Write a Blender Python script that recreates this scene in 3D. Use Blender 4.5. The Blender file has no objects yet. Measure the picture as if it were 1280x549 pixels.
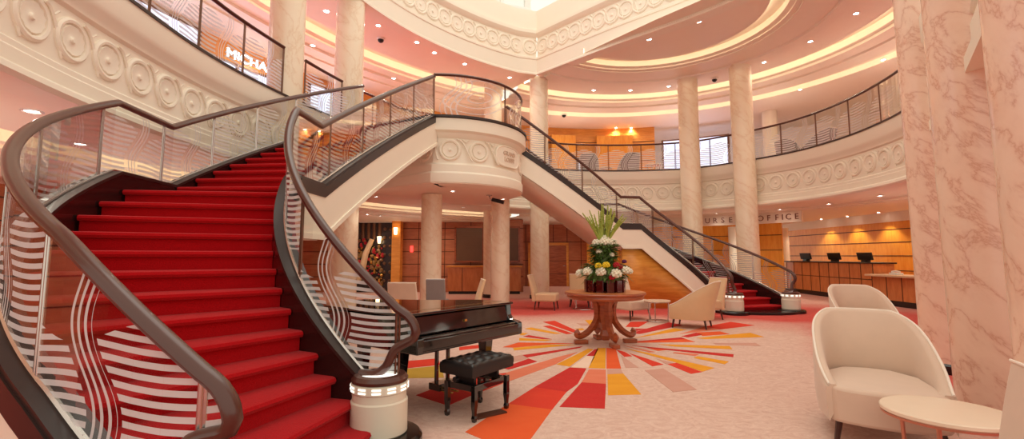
import bpy, math, random
from mathutils import Vector, Matrix
random.seed(7)
PI = math.pi
scn = bpy.context.scene
COL = scn.collection
sin, cos, rad = math.sin, math.cos, math.radians

# ------------------------------------------------------------------ camera
F, H = 600.0, 1.30
CY = 320 - F*F/6250.0
PITCH = math.atan(F/6250.0)
cd = bpy.data.cameras.new('camera'); cam = bpy.data.objects.new('camera', cd); COL.objects.link(cam)
cam.location = (0, 0, H); cam.rotation_euler = (PI/2+PITCH, 0, 0)
cd.sensor_width = 36; cd.lens = F/1280*36; cd.shift_y = -(274.5-CY)/1280; cd.clip_end = 200; cd.clip_start = .05
scn.camera = cam
def ray(px, py):
    a = (px-640)/F; b = (CY-py)/F; c, s = cos(PITCH), sin(PITCH)
    return a, c-b*s, s+b*c
def atz(px, py, z=0.0):
    r = ray(px, py); t = (z-H)/r[2]; return (r[0]*t, r[1]*t)

# ------------------------------------------------------------------ materials
def lin(c):
    return tuple((v/12.92 if v <= .04045 else ((v+.055)/1.055)**2.4) for v in c)
def rgb(r, g, b): return lin((r/255, g/255, b/255))+(1,)
class NT:
    def __init__(s, name):
        s.m = bpy.data.materials.new(name); s.m.use_nodes = True; s.t = s.m.node_tree; s.t.nodes.clear()
        s.out = s.n('ShaderNodeOutputMaterial')
    def n(s, t, **k):
        x = s.t.nodes.new(t)
        for a, v in k.items(): setattr(x, a, v)
        return x
    def l(s, a, b): s.t.links.new(a, b)
    def math(s, op, a, b=None, c=None):
        x = s.n('ShaderNodeMath', operation=op)
        for i, v in enumerate((a, b, c)):
            if v is None: continue
            if isinstance(v, (int, float)): x.inputs[i].default_value = v
            else: s.l(v, x.inputs[i])
        return x.outputs[0]
    def mix(s, fac, a, b):
        x = s.n('ShaderNodeMix', data_type='RGBA')
        for i, v in ((0, fac), (6, a), (7, b)):
            if isinstance(v, (int, float)): x.inputs[i].default_value = v
            elif isinstance(v, tuple): x.inputs[i].default_value = v
            else: s.l(v, x.inputs[i])
        return x.outputs[2]
    def obj(s): return s.n('ShaderNodeTexCoord').outputs['Object']
    def mapping(s, vec, scale=(1,1,1), rot=(0,0,0)):
        x = s.n('ShaderNodeMapping'); x.inputs['Scale'].default_value = scale; x.inputs['Rotation'].default_value = rot
        s.l(vec, x.inputs[0]); return x.outputs[0]
    def noise(s, vec, scale, detail=3, rough=.5, dist=0):
        x = s.n('ShaderNodeTexNoise'); x.inputs['Scale'].default_value = scale; x.inputs['Detail'].default_value = detail
        x.inputs['Roughness'].default_value = rough; x.inputs['Distortion'].default_value = dist
        if vec is not None: s.l(vec, x.inputs['Vector'])
        return x.outputs[0]
    def ramp(s, fac, stops):
        x = s.n('ShaderNodeValToRGB'); e = x.color_ramp.elements
        while len(e) > 1: e.remove(e[-1])
        e[0].position = stops[0][0]; e[0].color = stops[0][1]
        for p, c in stops[1:]:
            k = e.new(p); k.color = c
        s.l(fac, x.inputs[0]); return x.outputs[0]
    def pbr(s, color, rough=.5, metal=0, coat=0, spec=.5, bump=None, bs=.1, bd=.01, sheen=0):
        p = s.n('ShaderNodeBsdfPrincipled')
        if isinstance(color, tuple): p.inputs['Base Color'].default_value = color
        else: s.l(color, p.inputs['Base Color'])
        if isinstance(rough, (int, float)): p.inputs['Roughness'].default_value = rough
        else: s.l(rough, p.inputs['Roughness'])
        p.inputs['Metallic'].default_value = metal; p.inputs['Coat Weight'].default_value = coat
        p.inputs['Coat Roughness'].default_value = .05
        p.inputs['Specular IOR Level'].default_value = spec
        p.inputs['Sheen Weight'].default_value = sheen
        if bump is not None:
            b = s.n('ShaderNodeBump'); b.inputs['Strength'].default_value = bs; b.inputs['Distance'].default_value = bd
            s.l(bump, b.inputs['Height']); s.l(b.outputs[0], p.inputs['Normal'])
        s.l(p.outputs[0], s.out.inputs[0]); return p

def simple(name, c, rough=.5, var=.06, scale=6, **k):
    t = NT(name); v = t.noise(t.obj(), scale)
    d = tuple(x*(1-var*2) for x in c[:3])+(1,)
    t.pbr(t.mix(v, d, c), rough, **k); return t.m
def emit(name, c, st):
    t = NT(name); e = t.n('ShaderNodeEmission'); e.inputs[0].default_value = c; e.inputs[1].default_value = st
    t.l(e.outputs[0], t.out.inputs[0]); return t.m
def marble(name, base, vein, pale, amt=.6, sc=1.0):
    t = NT(name); o = t.obj()
    m = t.mapping(t.mapping(t.mapping(o, (1, 1, 1), (0, 0, rad(40))), (1, 1, 1), (0, rad(-40), 0)), (.55, 2.4, 2.4))
    a = t.noise(m, .9*sc, 6, .6, .35)
    b = t.noise(m, .5*sc, 3, .5, .5)
    soft = t.mix(b, base, pale)
    v = t.math('ABSOLUTE', t.math('SUBTRACT', a, .5))
    f = t.ramp(v, [(0, (1,1,1,1)), (.012, (.5,)*3+(1,)), (.04, (.14,)*3+(1,)), (.11, (0,0,0,1))])
    f2 = t.math('MULTIPLY', f, amt)
    t.pbr(t.mix(f2, soft, vein), .22, spec=.5); return t.m
def wood(name, c1, c2, rough=.35, coat=.2, scale=3, stretch=(1, 1, 9)):
    t = NT(name); o = t.obj()
    n = t.noise(t.mapping(o, stretch), scale, 5, .6, .4)
    t.pbr(t.mix(t.ramp(n, [(.3, (0,0,0,1)), (.7, (1,1,1,1))]), c1, c2), rough, coat=coat); return t.m

M = {}
M['plaster'] = simple('cream_plaster', rgb(246, 235, 217), .55, .015)
M['ceil'] = simple('ceiling_paint', rgb(248, 234, 216), .6, .015)
M['marble'] = marble('peach_marble', rgb(243, 224, 196), rgb(218, 174, 130), rgb(250, 238, 216), .4)
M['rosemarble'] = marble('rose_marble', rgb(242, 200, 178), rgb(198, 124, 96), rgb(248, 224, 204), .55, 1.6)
M['rail'] = simple('bronze_rail', rgb(84, 47, 38), .3, .05, coat=.35, spec=.4)
M['darkwood'] = simple('black_stained_wood', rgb(36, 22, 20), .25, .1, coat=.3)
M['lip'] = simple('dark_lip', rgb(50, 32, 29), .35, .1)
M['chrome'] = simple('brushed_metal', rgb(205, 196, 190), .25, .05, metal=.9)
M['bronze'] = simple('bronze_post', rgb(120, 84, 66), .3, .05, metal=.7)
M['piano'] = simple('black_lacquer', rgb(14, 10, 10), .06, .1, coat=1)
M['leather'] = simple('black_leather', rgb(30, 24, 24), .38, .1)
M['brass'] = simple('brass', rgb(214, 170, 90), .25, .05, metal=1)
M['mahogany'] = wood('mahogany', rgb(132, 58, 30), rgb(182, 96, 56))
M['orangewood'] = wood('orange_maple', rgb(208, 128, 44), rgb(236, 164, 74), .4, .1, 2.2, (1, 1, 6))
M['redwood'] = wood('cherry_panel', rgb(176, 100, 64), rgb(200, 124, 84), .4, .15, 2.2, (1, 1, 5))
M['yellowwood'] = wood('yellow_maple', rgb(236, 150, 42), rgb(250, 180, 68), .4, .1, 2.2, (5, 5, 1))
M['deskwood'] = wood('desk_cherry', rgb(190, 108, 56), rgb(216, 136, 78), .4, .15, 2.2, (4, 4, 1))
M['groove'] = simple('dark_groove', rgb(84, 40, 20), .6, .05)
M['blackstone'] = simple('black_stone', rgb(26, 20, 20), .2, .3, 14)
M['cream_fab'] = simple('cream_velvet', rgb(222, 194, 172), .8, .05, 9, sheen=.3)
M['beige_fab'] = simple('beige_fabric', rgb(226, 190, 150), .8, .05, 9, sheen=.2)
M['grey_fab'] = simple('grey_fabric', rgb(150, 140, 140), .85, .06, 9)
M['piping'] = simple('pale_piping', rgb(246, 234, 220), .6, .02)
M['legwood'] = simple('dark_leg_wood', rgb(74, 40, 32), .3, .1)
M['stone_top'] = simple('cream_stone_top', rgb(244, 222, 198), .18, .05, 5)
M['copper'] = simple('rose_metal', rgb(206, 140, 116), .3, .05, metal=.7)
M['newel'] = simple('ivory_newel', rgb(232, 222, 202), .35, .03)
M['screen'] = simple('black_plastic', rgb(18, 18, 22), .3, .1)
M['white'] = simple('white_plastic', rgb(240, 236, 230), .4, .02)
M['glow'] = emit('warm_glow', rgb(255, 214, 160), 5)
M['glowwhite'] = emit('lamp_glow', rgb(255, 240, 225), 30)
M['slot'] = emit('lit_slot', rgb(255, 245, 232), 1.4)
M['cove'] = emit('cove_strip', rgb(255, 232, 190), 4.0)
M['shop'] = emit('lit_shop_wall', rgb(226, 226, 255), 1.4)
M['sign'] = emit('lit_letters', rgb(240, 244, 255), 6)
M['purple'] = emit('violet_screen', rgb(90, 70, 210), 1.2)
M['exit'] = emit('red_exit_light', rgb(255, 60, 50), 2.5)
M['lettering'] = simple('bronze_lettering', rgb(150, 106, 82), .4, .05)
M['reliefletter'] = simple('relief_letter', rgb(214, 186, 164), .5, .02)
M['leaf'] = simple('leaf_green', rgb(96, 128, 48), .5, .3, 40)
M['paleleaf'] = simple('gladiolus_green', rgb(176, 190, 80), .5, .2, 40)
M['hydrangea'] = simple('hydrangea_white', rgb(250, 242, 220), .7, .1, 60)
M['redflower'] = simple('red_petal', rgb(200, 24, 40), .6, .2, 60)
M['yellowflower'] = simple('yellow_petal', rgb(244, 208, 40), .6, .1, 60)
M['purpleflower'] = simple('purple_petal', rgb(110, 30, 90), .6, .2, 60)
M['redglass'] = simple('garnet_glass', rgb(96, 16, 14), .12, .3, 30, coat=.6)
M['shutter'] = simple('bronze_shutter', rgb(120, 84, 60), .35, .1, 3)
M['artgold'] = simple('relief_gold', rgb(196, 150, 84), .4, .5, 14)

def carpet_red():
    t = NT('red_stair_carpet'); o = t.obj()
    n = t.noise(o, 160, 2); n2 = t.noise(o, 14, 3)
    c = t.mix(n, rgb(132, 5, 12), rgb(214, 15, 24)); c = t.mix(t.math('MULTIPLY', n2, .3), c, rgb(150, 6, 12))
    t.pbr(c, .95, bump=n, bs=.6, bd=.008, sheen=.08, spec=.1); return t.m
M['redcarpet'] = carpet_red()
def carpet_floor():
    t = NT('lobby_carpet'); o = t.obj()
    sx = t.n('ShaderNodeSeparateXYZ'); t.l(o, sx.inputs[0])
    dx = t.math('MULTIPLY', t.math('SUBTRACT', sx.outputs[0], 1.4), .8); dy = t.math('SUBTRACT', sx.outputs[1], 6.4)
    r = t.math('SQRT', t.math('ADD', t.math('MULTIPLY', dx, dx), t.math('MULTIPLY', dy, dy)))
    wob = t.noise(o, .7, 3)
    r = t.math('ADD', r, t.math('MULTIPLY', t.math('SUBTRACT', wob, .5), 1.6))
    red = t.ramp(t.math('DIVIDE', r, 10), [(.30, (0,0,0,1)), (.40, (.35,)*3+(1,)), (.48, (.95,)*3+(1,)), (.74, (.9,)*3+(1,)), (.90, (.25,)*3+(1,))])
    def ss(v, a, b):
        x = t.n('ShaderNodeMapRange', interpolation_type='SMOOTHSTEP'); t.l(v, x.inputs[0]); x.inputs[1].default_value = a; x.inputs[2].default_value = b; return x.outputs[0]
    strip = t.math('ADD', t.math('SUBTRACT', sx.outputs[0], t.math('MULTIPLY', sx.outputs[1], .35)), t.math('SUBTRACT', wob, .5))
    strip = t.math('MULTIPLY', t.math('MULTIPLY', ss(strip, 1.5, 2.9), .9), t.math('SUBTRACT', 1.0, ss(sx.outputs[1], 9.5, 12)))
    red = t.math('MAXIMUM', red, strip)
    fine = t.noise(o, 70, 3, .7); mid = t.noise(t.mapping(o, (1, 1.3, 1), (0, 0, .6)), 5, 6, .75, 3.0)
    mid = t.ramp(mid, [(.3, (0,0,0,1)), (.7, (1,1,1,1))]); base = t.mix(mid, rgb(212, 172, 156), rgb(240, 214, 198))
    rc = t.mix(mid, rgb(196, 40, 44), rgb(220, 78, 70))
    c = t.mix(red, base, rc)
    c = t.mix(t.math('MULTIPLY', fine, .35), c, rgb(176, 122, 110))
    t.pbr(c, .95, bump=fine, bs=.3, bd=.004, spec=.1); return t.m
M['floor'] = carpet_floor()
def wedge_mat(name, a, b):
    t = NT(name); o = t.obj(); n = t.noise(o, 60, 3, .7); n2 = t.noise(t.mapping(o, (1, 2, 1)), 3, 3)
    c = t.mix(n2, a, b); c = t.mix(t.math('MULTIPLY', n, .3), c, rgb(200, 130, 90))
    t.pbr(c, .95, bump=n, bs=.3, bd=.004, spec=.1); return t.m
W = {'g': wedge_mat('gold_wool', rgb(226, 146, 20), rgb(244, 176, 52)), 'c': wedge_mat('crimson_wool', rgb(188, 10, 34), rgb(212, 26, 44)),
     'r': wedge_mat('scarlet_wool', rgb(214, 30, 34), rgb(230, 60, 44)), 'o': wedge_mat('orange_wool', rgb(228, 74, 34), rgb(240, 100, 50)),
     's': wedge_mat('salmon_wool', rgb(222, 110, 84), rgb(234, 140, 112)), 'm': wedge_mat('mauve_wool', rgb(200, 150, 136), rgb(214, 170, 156)),
     'y': wedge_mat('olive_wool', rgb(184, 150, 50), rgb(206, 172, 70)), 'w': wedge_mat('cream_wool', rgb(240, 208, 186), rgb(250, 226, 208))}

def glass_mat(name, etched, strength=.8):
    t = NT(name)
    tr = t.n('ShaderNodeBsdfTransparent'); tr.inputs[0].default_value = (.94, .96, .95, 1)
    gl = t.n('ShaderNodeBsdfGlossy'); gl.inputs['Roughness'].default_value = .03
    lw = t.n('ShaderNodeLayerWeight'); lw.inputs[0].default_value = .12
    mx = t.n('ShaderNodeMixShader'); t.l(t.math('MULTIPLY', lw.outputs['Fresnel'], .55), mx.inputs[0]); t.l(tr.outputs[0], mx.inputs[1]); t.l(gl.outputs[0], mx.inputs[2])
    if not etched:
        t.l(mx.outputs[0], t.out.inputs[0]); return t.m
    uv = t.n('ShaderNodeUVMap'); uv.uv_map = 'UVMap'; s = t.n('ShaderNodeSeparateXYZ'); t.l(uv.outputs[0], s.inputs[0])
    u, v = s.outputs[0], s.outputs[1]          # u: 0..1 over the panel, v: 0..1 over the height
    def gate(x, lo, hi):
        return t.math('MULTIPLY', t.math('GREATER_THAN', x, lo), t.math('LESS_THAN', x, hi))
    uc = t.math('ADD', .52, t.math('MULTIPLY', t.math('SINE', t.math('MULTIPLY', v, 6.0)), -.07))
    uc = t.math('ADD', uc, t.math('MULTIPLY', v, .12))
    du = t.math('SUBTRACT', u, uc)
    ad = t.math('ABSOLUTE', du)
    if etched == 'wave':
        wave = t.math('MULTIPLY', t.math('SINE', t.math('ADD', t.math('MULTIPLY', u, 6.0), .6)), .022)
        ph = t.math('FRACT', t.math('MULTIPLY', t.math('ADD', v, wave), 13.5))
        st = t.math('LESS_THAN', ph, .52)
        top = t.math('ADD', .76, t.math('MULTIPLY', t.math('SINE', t.math('MULTIPLY', u, 6.3)), .08))
        st = t.math('MULTIPLY', st, t.math('MULTIPLY', t.math('LESS_THAN', v, top), t.math('GREATER_THAN', v, -.30)))
        st = t.math('MULTIPLY', st, t.math('GREATER_THAN', ad, .11))
        lf = t.math('FRACT', t.math('DIVIDE', t.math('ADD', du, .5), .05))
        ln = t.math('MULTIPLY', t.math('LESS_THAN', lf, .38), t.math('LESS_THAN', ad, .085))
    else:                                     # loops engraved on the balcony glass
        dv = t.math('SUBTRACT', v, .55)
        ra = t.math('SQRT', t.math('ADD', t.math('MULTIPLY', du, du), t.math('MULTIPLY', dv, dv)))
        st = t.math('LESS_THAN', t.math('FRACT', t.math('MULTIPLY', ra, 7.0)), .16)
        st = t.math('MULTIPLY', st, t.math('LESS_THAN', ra, .55))
        lf = t.math('FRACT', t.math('DIVIDE', t.math('ADD', du, .5), .07))
        ln = t.math('MULTIPLY', t.math('LESS_THAN', lf, .3), gate(du, -.42, -.15))
    mask = t.math('MULTIPLY', t.math('MAXIMUM', st, ln), strength)
    df = t.n('ShaderNodeBsdfDiffuse'); df.inputs[0].default_value = rgb(240, 240, 242)
    tl = t.n('ShaderNodeBsdfTranslucent'); tl.inputs[0].default_value = rgb(240, 240, 242)
    m2 = t.n('ShaderNodeMixShader'); m2.inputs[0].default_value = .45; t.l(df.outputs[0], m2.inputs[1]); t.l(tl.outputs[0], m2.inputs[2])
    m3 = t.n('ShaderNodeMixShader'); t.l(mask, m3.inputs[0]); t.l(mx.outputs[0], m3.inputs[1]); t.l(m2.outputs[0], m3.inputs[2])
    t.l(m3.outputs[0], t.out.inputs[0]); return t.m
M['glass'] = glass_mat('clear_glass', None)
M['etch'] = glass_mat('etched_glass', 'wave', .8)
M['softetch'] = glass_mat('soft_etched_glass', 'wave', .38)
M['loop'] = glass_mat('engraved_glass', 'loop', .7)

# ------------------------------------------------------------------ mesh builder
class MB:
    def __init__(s): s.v = []; s.f = []; s.m = []; s.uv = {}
    def face(s, idx, m=0, uv=None):
        s.f.append(tuple(idx)); s.m.append(m)
        if uv: s.uv[len(s.f)-1] = uv
    def add(s, vs, fs, m=0):
        b = len(s.v); s.v += [tuple(x) for x in vs]
        for f in fs: s.face([b+i for i in f], m)
    def quad(s, a, b, c, d, m=0, uv=None):
        k = len(s.v); s.v += [tuple(a), tuple(b), tuple(c), tuple(d)]; s.face((k, k+1, k+2, k+3), m, uv)
    def box(s, c, sz, rz=0, m=0, rx=0, ry=0):
        R = Matrix.Rotation(rz, 3, 'Z') @ Matrix.Rotation(ry, 3, 'Y') @ Matrix.Rotation(rx, 3, 'X'); vs = []
        for x in (-.5, .5):
            for y in (-.5, .5):
                for z in (-.5, .5): vs.append(Vector(c)+R @ Vector((x*sz[0], y*sz[1], z*sz[2])))
        s.add(vs, [(0,1,3,2),(4,6,7,5),(0,4,5,1),(2,3,7,6),(0,2,6,4),(1,5,7,3)], m); return s
    def prism(s, poly, z0, z1, m=0, mt=None):
        n = len(poly); a = sum(poly[i][0]*poly[(i+1) % n][1]-poly[(i+1) % n][0]*poly[i][1] for i in range(n))
        if a < 0: poly = poly[::-1]
        b = len(s.v); s.v += [(p[0], p[1], z0) for p in poly]+[(p[0], p[1], z1) for p in poly]
        s.face([b+i for i in range(n)][::-1], m); s.face([b+n+i for i in range(n)], m if mt is None else mt)
        for i in range(n): j = (i+1) % n; s.face((b+i, b+j, b+n+j, b+n+i), m)
        return s
    def lathe(s, prof, c=(0, 0), n=32, a0=0, a1=2*PI, m=0, sx=1, sy=1):
        full = abs(a1-a0-2*PI) < 1e-6; k = n if full else n+1; b = len(s.v)
        for i in range(k):
            a = a0+(a1-a0)*i/n
            for r, z in prof: s.v.append((c[0]+r*cos(a)*sx, c[1]+r*sin(a)*sy, z))
        L = len(prof)
        for i in range(n):
            j = (i+1) % k
            for q in range(L-1): s.face((b+i*L+q, b+j*L+q, b+j*L+q+1, b+i*L+q+1), m)
        if full:
            for q, rev in ((0, True), (L-1, False)):
                if prof[q][0] > 1e-4:
                    ids = [b+i*L+q for i in range(n)]; s.face(ids[::-1] if rev else ids, m)
        return s
    def tube(s, pts, r, n=10, m=0, flat=1.0, closed=False, r2=None):
        pts = [Vector(p) for p in pts]; N = len(pts); b = len(s.v)
        for i, p in enumerate(pts):
            if closed: t = pts[(i+1) % N]-pts[i-1]
            else: t = pts[min(i+1, N-1)]-pts[max(i-1, 0)]
            t.normalize()
            up = (Vector((0, 0, 1)) if abs(t.z) < .95 else Vector((1, 0, 0))) if i == 0 else prev
            sd = t.cross(up).normalized(); u2 = sd.cross(t).normalized(); prev = u2
            rr = r(i/(N-1)) if callable(r) else r
            for k in range(n):
                a = 2*PI*k/n; s.v.append(tuple(p+sd*cos(a)*rr+u2*sin(a)*rr*flat))
        for i in range(N if closed else N-1):
            j = (i+1) % N
            for k in range(n): q = (k+1) % n; s.face((b+i*n+k, b+i*n+q, b+j*n+q, b+j*n+k), m)
        if not closed:
            s.face([b+k for k in range(n)][::-1], m); s.face([b+(N-1)*n+k for k in range(n)], m)
        return s
    def ball(s, c, r, n=10, k=6, m=0, sz=1.0, bump=0):
        b = len(s.v)
        for i in range(k+1):
            ph = PI*i/k
            for j in range(n):
                a = 2*PI*j/n; q = r*(1+(random.uniform(-bump, bump) if bump else 0))
                s.v.append((c[0]+q*sin(ph)*cos(a), c[1]+q*sin(ph)*sin(a), c[2]+q*cos(ph)*sz))
        for i in range(k):
            for j in range(n): q = (j+1) % n; s.face((b+i*n+j, b+(i+1)*n+j, b+(i+1)*n+q, b+i*n+q), m)
        return s
    def sweep(s, path, nrm, prof, m=0, mats=None, close=False):
        """prof: list of (out, z); out along nrm"""
        b = len(s.v); L = len(prof)
        for (x, y), (nx, ny) in zip(path, nrm):
            for o, z in prof: s.v.append((x+nx*o, y+ny*o, z))
        for i in range(len(path)-1):
            for q in range(L if close else L-1):
                r = (q+1) % L
                s.face((b+i*L+q, b+(i+1)*L+q, b+(i+1)*L+r, b+i*L+r), mats[q] if mats else m)
        if close:
            s.face([b+q for q in range(L)], m); s.face([b+(len(path)-1)*L+q for q in range(L)][::-1], m)
        return s
    def build(s, name, mats, parent=None, smooth=True, bevel=0, world=False, origin=None, ang=35, solid=0):
        if not isinstance(mats, (list, tuple)): mats = [mats]
        off = Vector((0, 0, 0))
        if origin is not None: off = Vector(origin)
        elif parent is not None and world: 
            q = parent
            while q is not None: off += q.location; q = q.parent
        vs = [tuple(Vector(v)-off) for v in s.v]
        me = bpy.data.meshes.new(name); me.from_pydata(vs, [], s.f)
        for mt in mats: me.materials.append(mt)
        me.polygons.foreach_set('material_index', s.m)
        if s.uv:
            ul = me.uv_layers.new(name='UVMap')
            for fi, uvs in s.uv.items():
                for li, uvv in zip(me.polygons[fi].loop_indices, uvs): ul.data[li].uv = uvv
        me.polygons.foreach_set('use_smooth', [smooth]*len(me.polygons))
        if smooth:
            try: me.set_sharp_from_angle(angle=rad(ang))
            except Exception: pass
        me.update()
        o = bpy.data.objects.new(name, me); COL.objects.link(o)
        if origin is not None: o.location = origin
        if parent is not None: o.parent = parent
        if bevel:
            bm = o.modifiers.new('bevel', 'BEVEL'); bm.width = bevel; bm.segments = 3; bm.limit_method = 'ANGLE'; bm.angle_limit = rad(40); bm.harden_normals = False
        if solid:
            sm = o.modifiers.new('solid', 'SOLIDIFY'); sm.thickness = solid; sm.offset = 0
        return o
def tag(o, label, cat, group=None, kind=None):
    o['label'] = label; o['category'] = cat
    if group: o['group'] = group
    if kind: o['kind'] = kind
    return o
def thing(name, label, cat, loc=(0, 0, 0), rz=0, group=None):
    o = bpy.data.objects.new(name, None); COL.objects.link(o); o.location = loc; o.rotation_euler = (0, 0, rz)
    o.empty_display_size = .1
    return tag(o, label, cat, group)
def struct(o, label=None, cat='structure'):
    o['kind'] = 'structure'
    if label: o['label'] = label; o['category'] = cat
    return o
def kids(o): return [c for c in bpy.data.objects if c.parent == o]
def dup(root, label, loc, rz=0, group=None, scale=None):
    r = root.copy(); COL.objects.link(r); r.location = loc; r.rotation_euler = (0, 0, rz); r['label'] = label
    if group: r['group'] = group
    if scale: r.scale = scale
    for ch in kids(root):
        c = ch.copy(); COL.objects.link(c); c.parent = r
        for g in kids(ch):
            d = g.copy(); COL.objects.link(d); d.parent = c
    return r
def catmull(P, step=.15):
    out = []; n = len(P)
    for i in range(n-1):
        p0 = Vector(P[max(i-1, 0)]); p1 = Vector(P[i]); p2 = Vector(P[i+1]); p3 = Vector(P[min(i+2, n-1)])
        k = max(2, int((p2-p1).length/step))
        for j in range(k):
            t = j/k; out.append(tuple(.5*((2*p1)+(p2-p0)*t+(2*p0-5*p1+4*p2-p3)*t*t+(-p0+3*p1-3*p2+p3)*t**3)))
    out.append(tuple(P[-1])); return out
def normals(path, side=1):
    """unit normals; side=1 -> left of the walking direction"""
    N = []
    for i in range(len(path)):
        a = path[max(i-1, 0)]; b = path[min(i+1, len(path)-1)]; dx, dy = b[0]-a[0], b[1]-a[1]; L = math.hypot(dx, dy) or 1
        N.append((-dy/L*side, dx/L*side))
    return N
def arclen(path):
    s = [0]
    for a, b in zip(path, path[1:]): s.append(s[-1]+math.dist(a[:2], b[:2]))
    return s
def sample(path, S, t):
    t = max(0, min(S[-1], t))
    for i in range(len(S)-1):
        if S[i+1] >= t:
            k = (t-S[i])/max(1e-9, S[i+1]-S[i]); return tuple(path[i][q]+(path[i+1][q]-path[i][q])*k for q in range(len(path[i])))
    return tuple(path[-1])
def text_mesh(txt, size, depth=.01, align='CENTER'):
    c = bpy.data.curves.new('txt', 'FONT'); c.body = txt; c.size = size; c.extrude = depth; c.align_x = align; c.align_y = 'CENTER'; c.resolution_u = 3
    o = bpy.data.objects.new('txt', c); COL.objects.link(o); bpy.context.view_layer.update()
    me = bpy.data.meshes.new_from_object(o.evaluated_get(bpy.context.evaluated_depsgraph_get()))
    vs = [tuple(v.co) for v in me.vertices]; fs = [tuple(p.vertices) for p in me.polygons]
    bpy.data.objects.remove(o); bpy.data.curves.remove(c); bpy.data.meshes.remove(me); return vs, fs

Z2, ZC1, ZC2 = 4.10, 2.73, 6.90        # deck 2 floor, ceiling below it, ceiling above it
#PART2

# ================================================================== THE SETTING
mb = MB(); mb.box((1, 12, -.05), (34, 34, .1)); struct(mb.build('floor', M['floor'], smooth=False))

# ---- sunburst inlay in the carpet
WEDGES = [
 ('o', [(581.5,540),(635,505),(690,512),(655,560),(620,556)]), ('r', [(635,505),(668,484),(708,490),(690,512)]),
 ('c', [(668,484),(712,459.4),(733,460.6),(722,480),(708,490)]),
 ('c', [(699.4,508.6),(727,478),(757.5,480),(756,510.8)]), ('s', [(727,478),(736.3,461.5),(757.3,462.2),(757.5,480)]),
 ('g', [(747,435),(757.2,435),(756.7,460.7),(735.6,460)]), ('o', [(758,435),(769.8,436),(776.4,460.7),(758.2,460.7)]),
 ('g', [(759.2,468),(779,467),(801.5,493),(760,494)]), ('m', [(759,461.8),(776.4,461.5),(779,467),(759.2,468)]),
 ('c', [(748,436),(743.6,445),(733.4,444.7),(743.6,436.6)]), ('w', [(743.6,445.6),(735.6,459.8),(714,459),(733.4,445.2)]),
 ('g', [(695.5,455.6),(712,458.2),(742,436.5),(735,436)]),
 ('c', [(520,494),(560,507),(590,494),(560,479)]), ('r', [(590,494),(560,479),(590,472),(633,466),(627,480)]), ('s', [(627,480),(633,466),(697,446.5),(722,440),(694,455.5)]),
 ('c', [(627.7,460),(661,448.3),(671.4,452),(635.7,462)]), ('m', [(641,446),(652,443.5),(661,448),(640,453)]),
 ('c', [(653,444),(728,433),(725,434.8),(658,447)]), ('g', [(641,435),(687,430.8),(720,431),(643,438)]),
 ('o', [(628.5,434),(648,428.2),(721,429.2),(687,430.3),(642,434.5)]), ('g', [(649,422.5),(690,425),(682,426.3),(649,425.8)]),
 ('c', [(654,420.9),(661,419),(690,424),(678,423.8)]), ('g', [(655.4,411),(664,409.4),(702,417),(693,417.4)]),
 ('g', [(650,416),(660,416.5),(655,419),(650,419)]), ('r', [(678.7,402.4),(693.3,401),(725.4,415.5),(725,417.5),(716,415.5)]),
 ('r', [(678.7,407.8),(687.5,407),(716,417),(708,417.8)]), ('g', [(731,400.2),(743,400),(740,406),(737,406)]), ('m', [(721,404),(735,404.5),(738,407),(726,407)]),
 ('g', [(719.5,411),(728,410.4),(731,412.5),(724,413)]),
 ('y', [(500,462),(552,457),(555,472),(500,473)]), ('r', [(502,452),(548,448),(550,456),(502,461)]), ('r', [(574,434),(600,431),(600,435),(574,438)]),
 ('r', [(782,408.6),(788,402.4),(810.4,402),(798.4,409)]), ('c', [(788,416.6),(836,403),(853.4,406.3),(800,417.5)]), ('c', [(787,414),(795,411),(807,411),(794,414.2)]),
 ('g', [(793,422.6),(843,410.3),(858.6,412.3),(826,417.5)]), ('r', [(880,408.5),(913.5,402.4),(943,406.8),(900,411.8)]), ('s', [(850,417.6),(880,408.5),(900,411.8),(889.5,413)]),
 ('c', [(851.7,420.5),(870.6,415.8),(878,418.6),(860,421.8)]), ('o', [(871.5,415.6),(900,414.4),(912,417.6),(878,420)]),
 ('c', [(791.5,427),(851.7,421.8),(858,424),(793,427.6)]), ('o', [(858,424),(869,427.5),(793,428.4),(793,427.6)]),
 ('g', [(870.6,422.6),(937.6,416),(955,421.3),(881,423.9)]), ('m', [(891,428.7),(944.5,428.7),(951,432.6),(895,430.8)]),
 ('g', [(822.5,430.4),(912,432.6),(915.6,436.7),(843,433.2)]), ('c', [(790,432),(917,443),(916.6,446.4),(874,441.9),(808.7,434.6)]),
 ('g', [(872,445.3),(911,452),(905.8,455.3),(867,447.5)]), ('s', [(843,440.3),(874,442.9),(869,445.1),(841,441.4)]),
 ('g', [(781,435.5),(810,441.2),(893,460),(878,464.6),(846,453.4),(815.6,445)]), ('r', [(834.5,455.3),(845.7,453.6),(877.5,465),(863.7,467.3)]),
 ('r', [(786.4,441.5),(808.7,448.4),(829.4,455.6),(815.6,457.9)]), ('r', [(770,437),(781,440),(790,445.3),(780.4,446)]),
 ('s', [(779.5,432),(819,440),(812,440.4)]), ('o', [(808.7,435),(833,437.4),(822.5,438.6)]), ('m', [(776,444),(798.4,459.6),(782,460)]),
 ('m', [(806,463),(829,460.6),(871,487),(841.5,490)]), ('m', [(820.7,448.6),(843,454),(833,455.3)]),
]
keys = list(W); mb = MB()
for k, poly in WEDGES: mb.prism([atz(x, y, .003) for x, y in poly], -.01, .003, keys.index(k))
o = mb.build('sunburst_carpet', [W[k] for k in keys], smooth=False, origin=(1.4, 7.35, 0))
tag(o, 'sunburst carpet inlay of gold, crimson and orange wedges around the round table', 'carpet')

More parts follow.
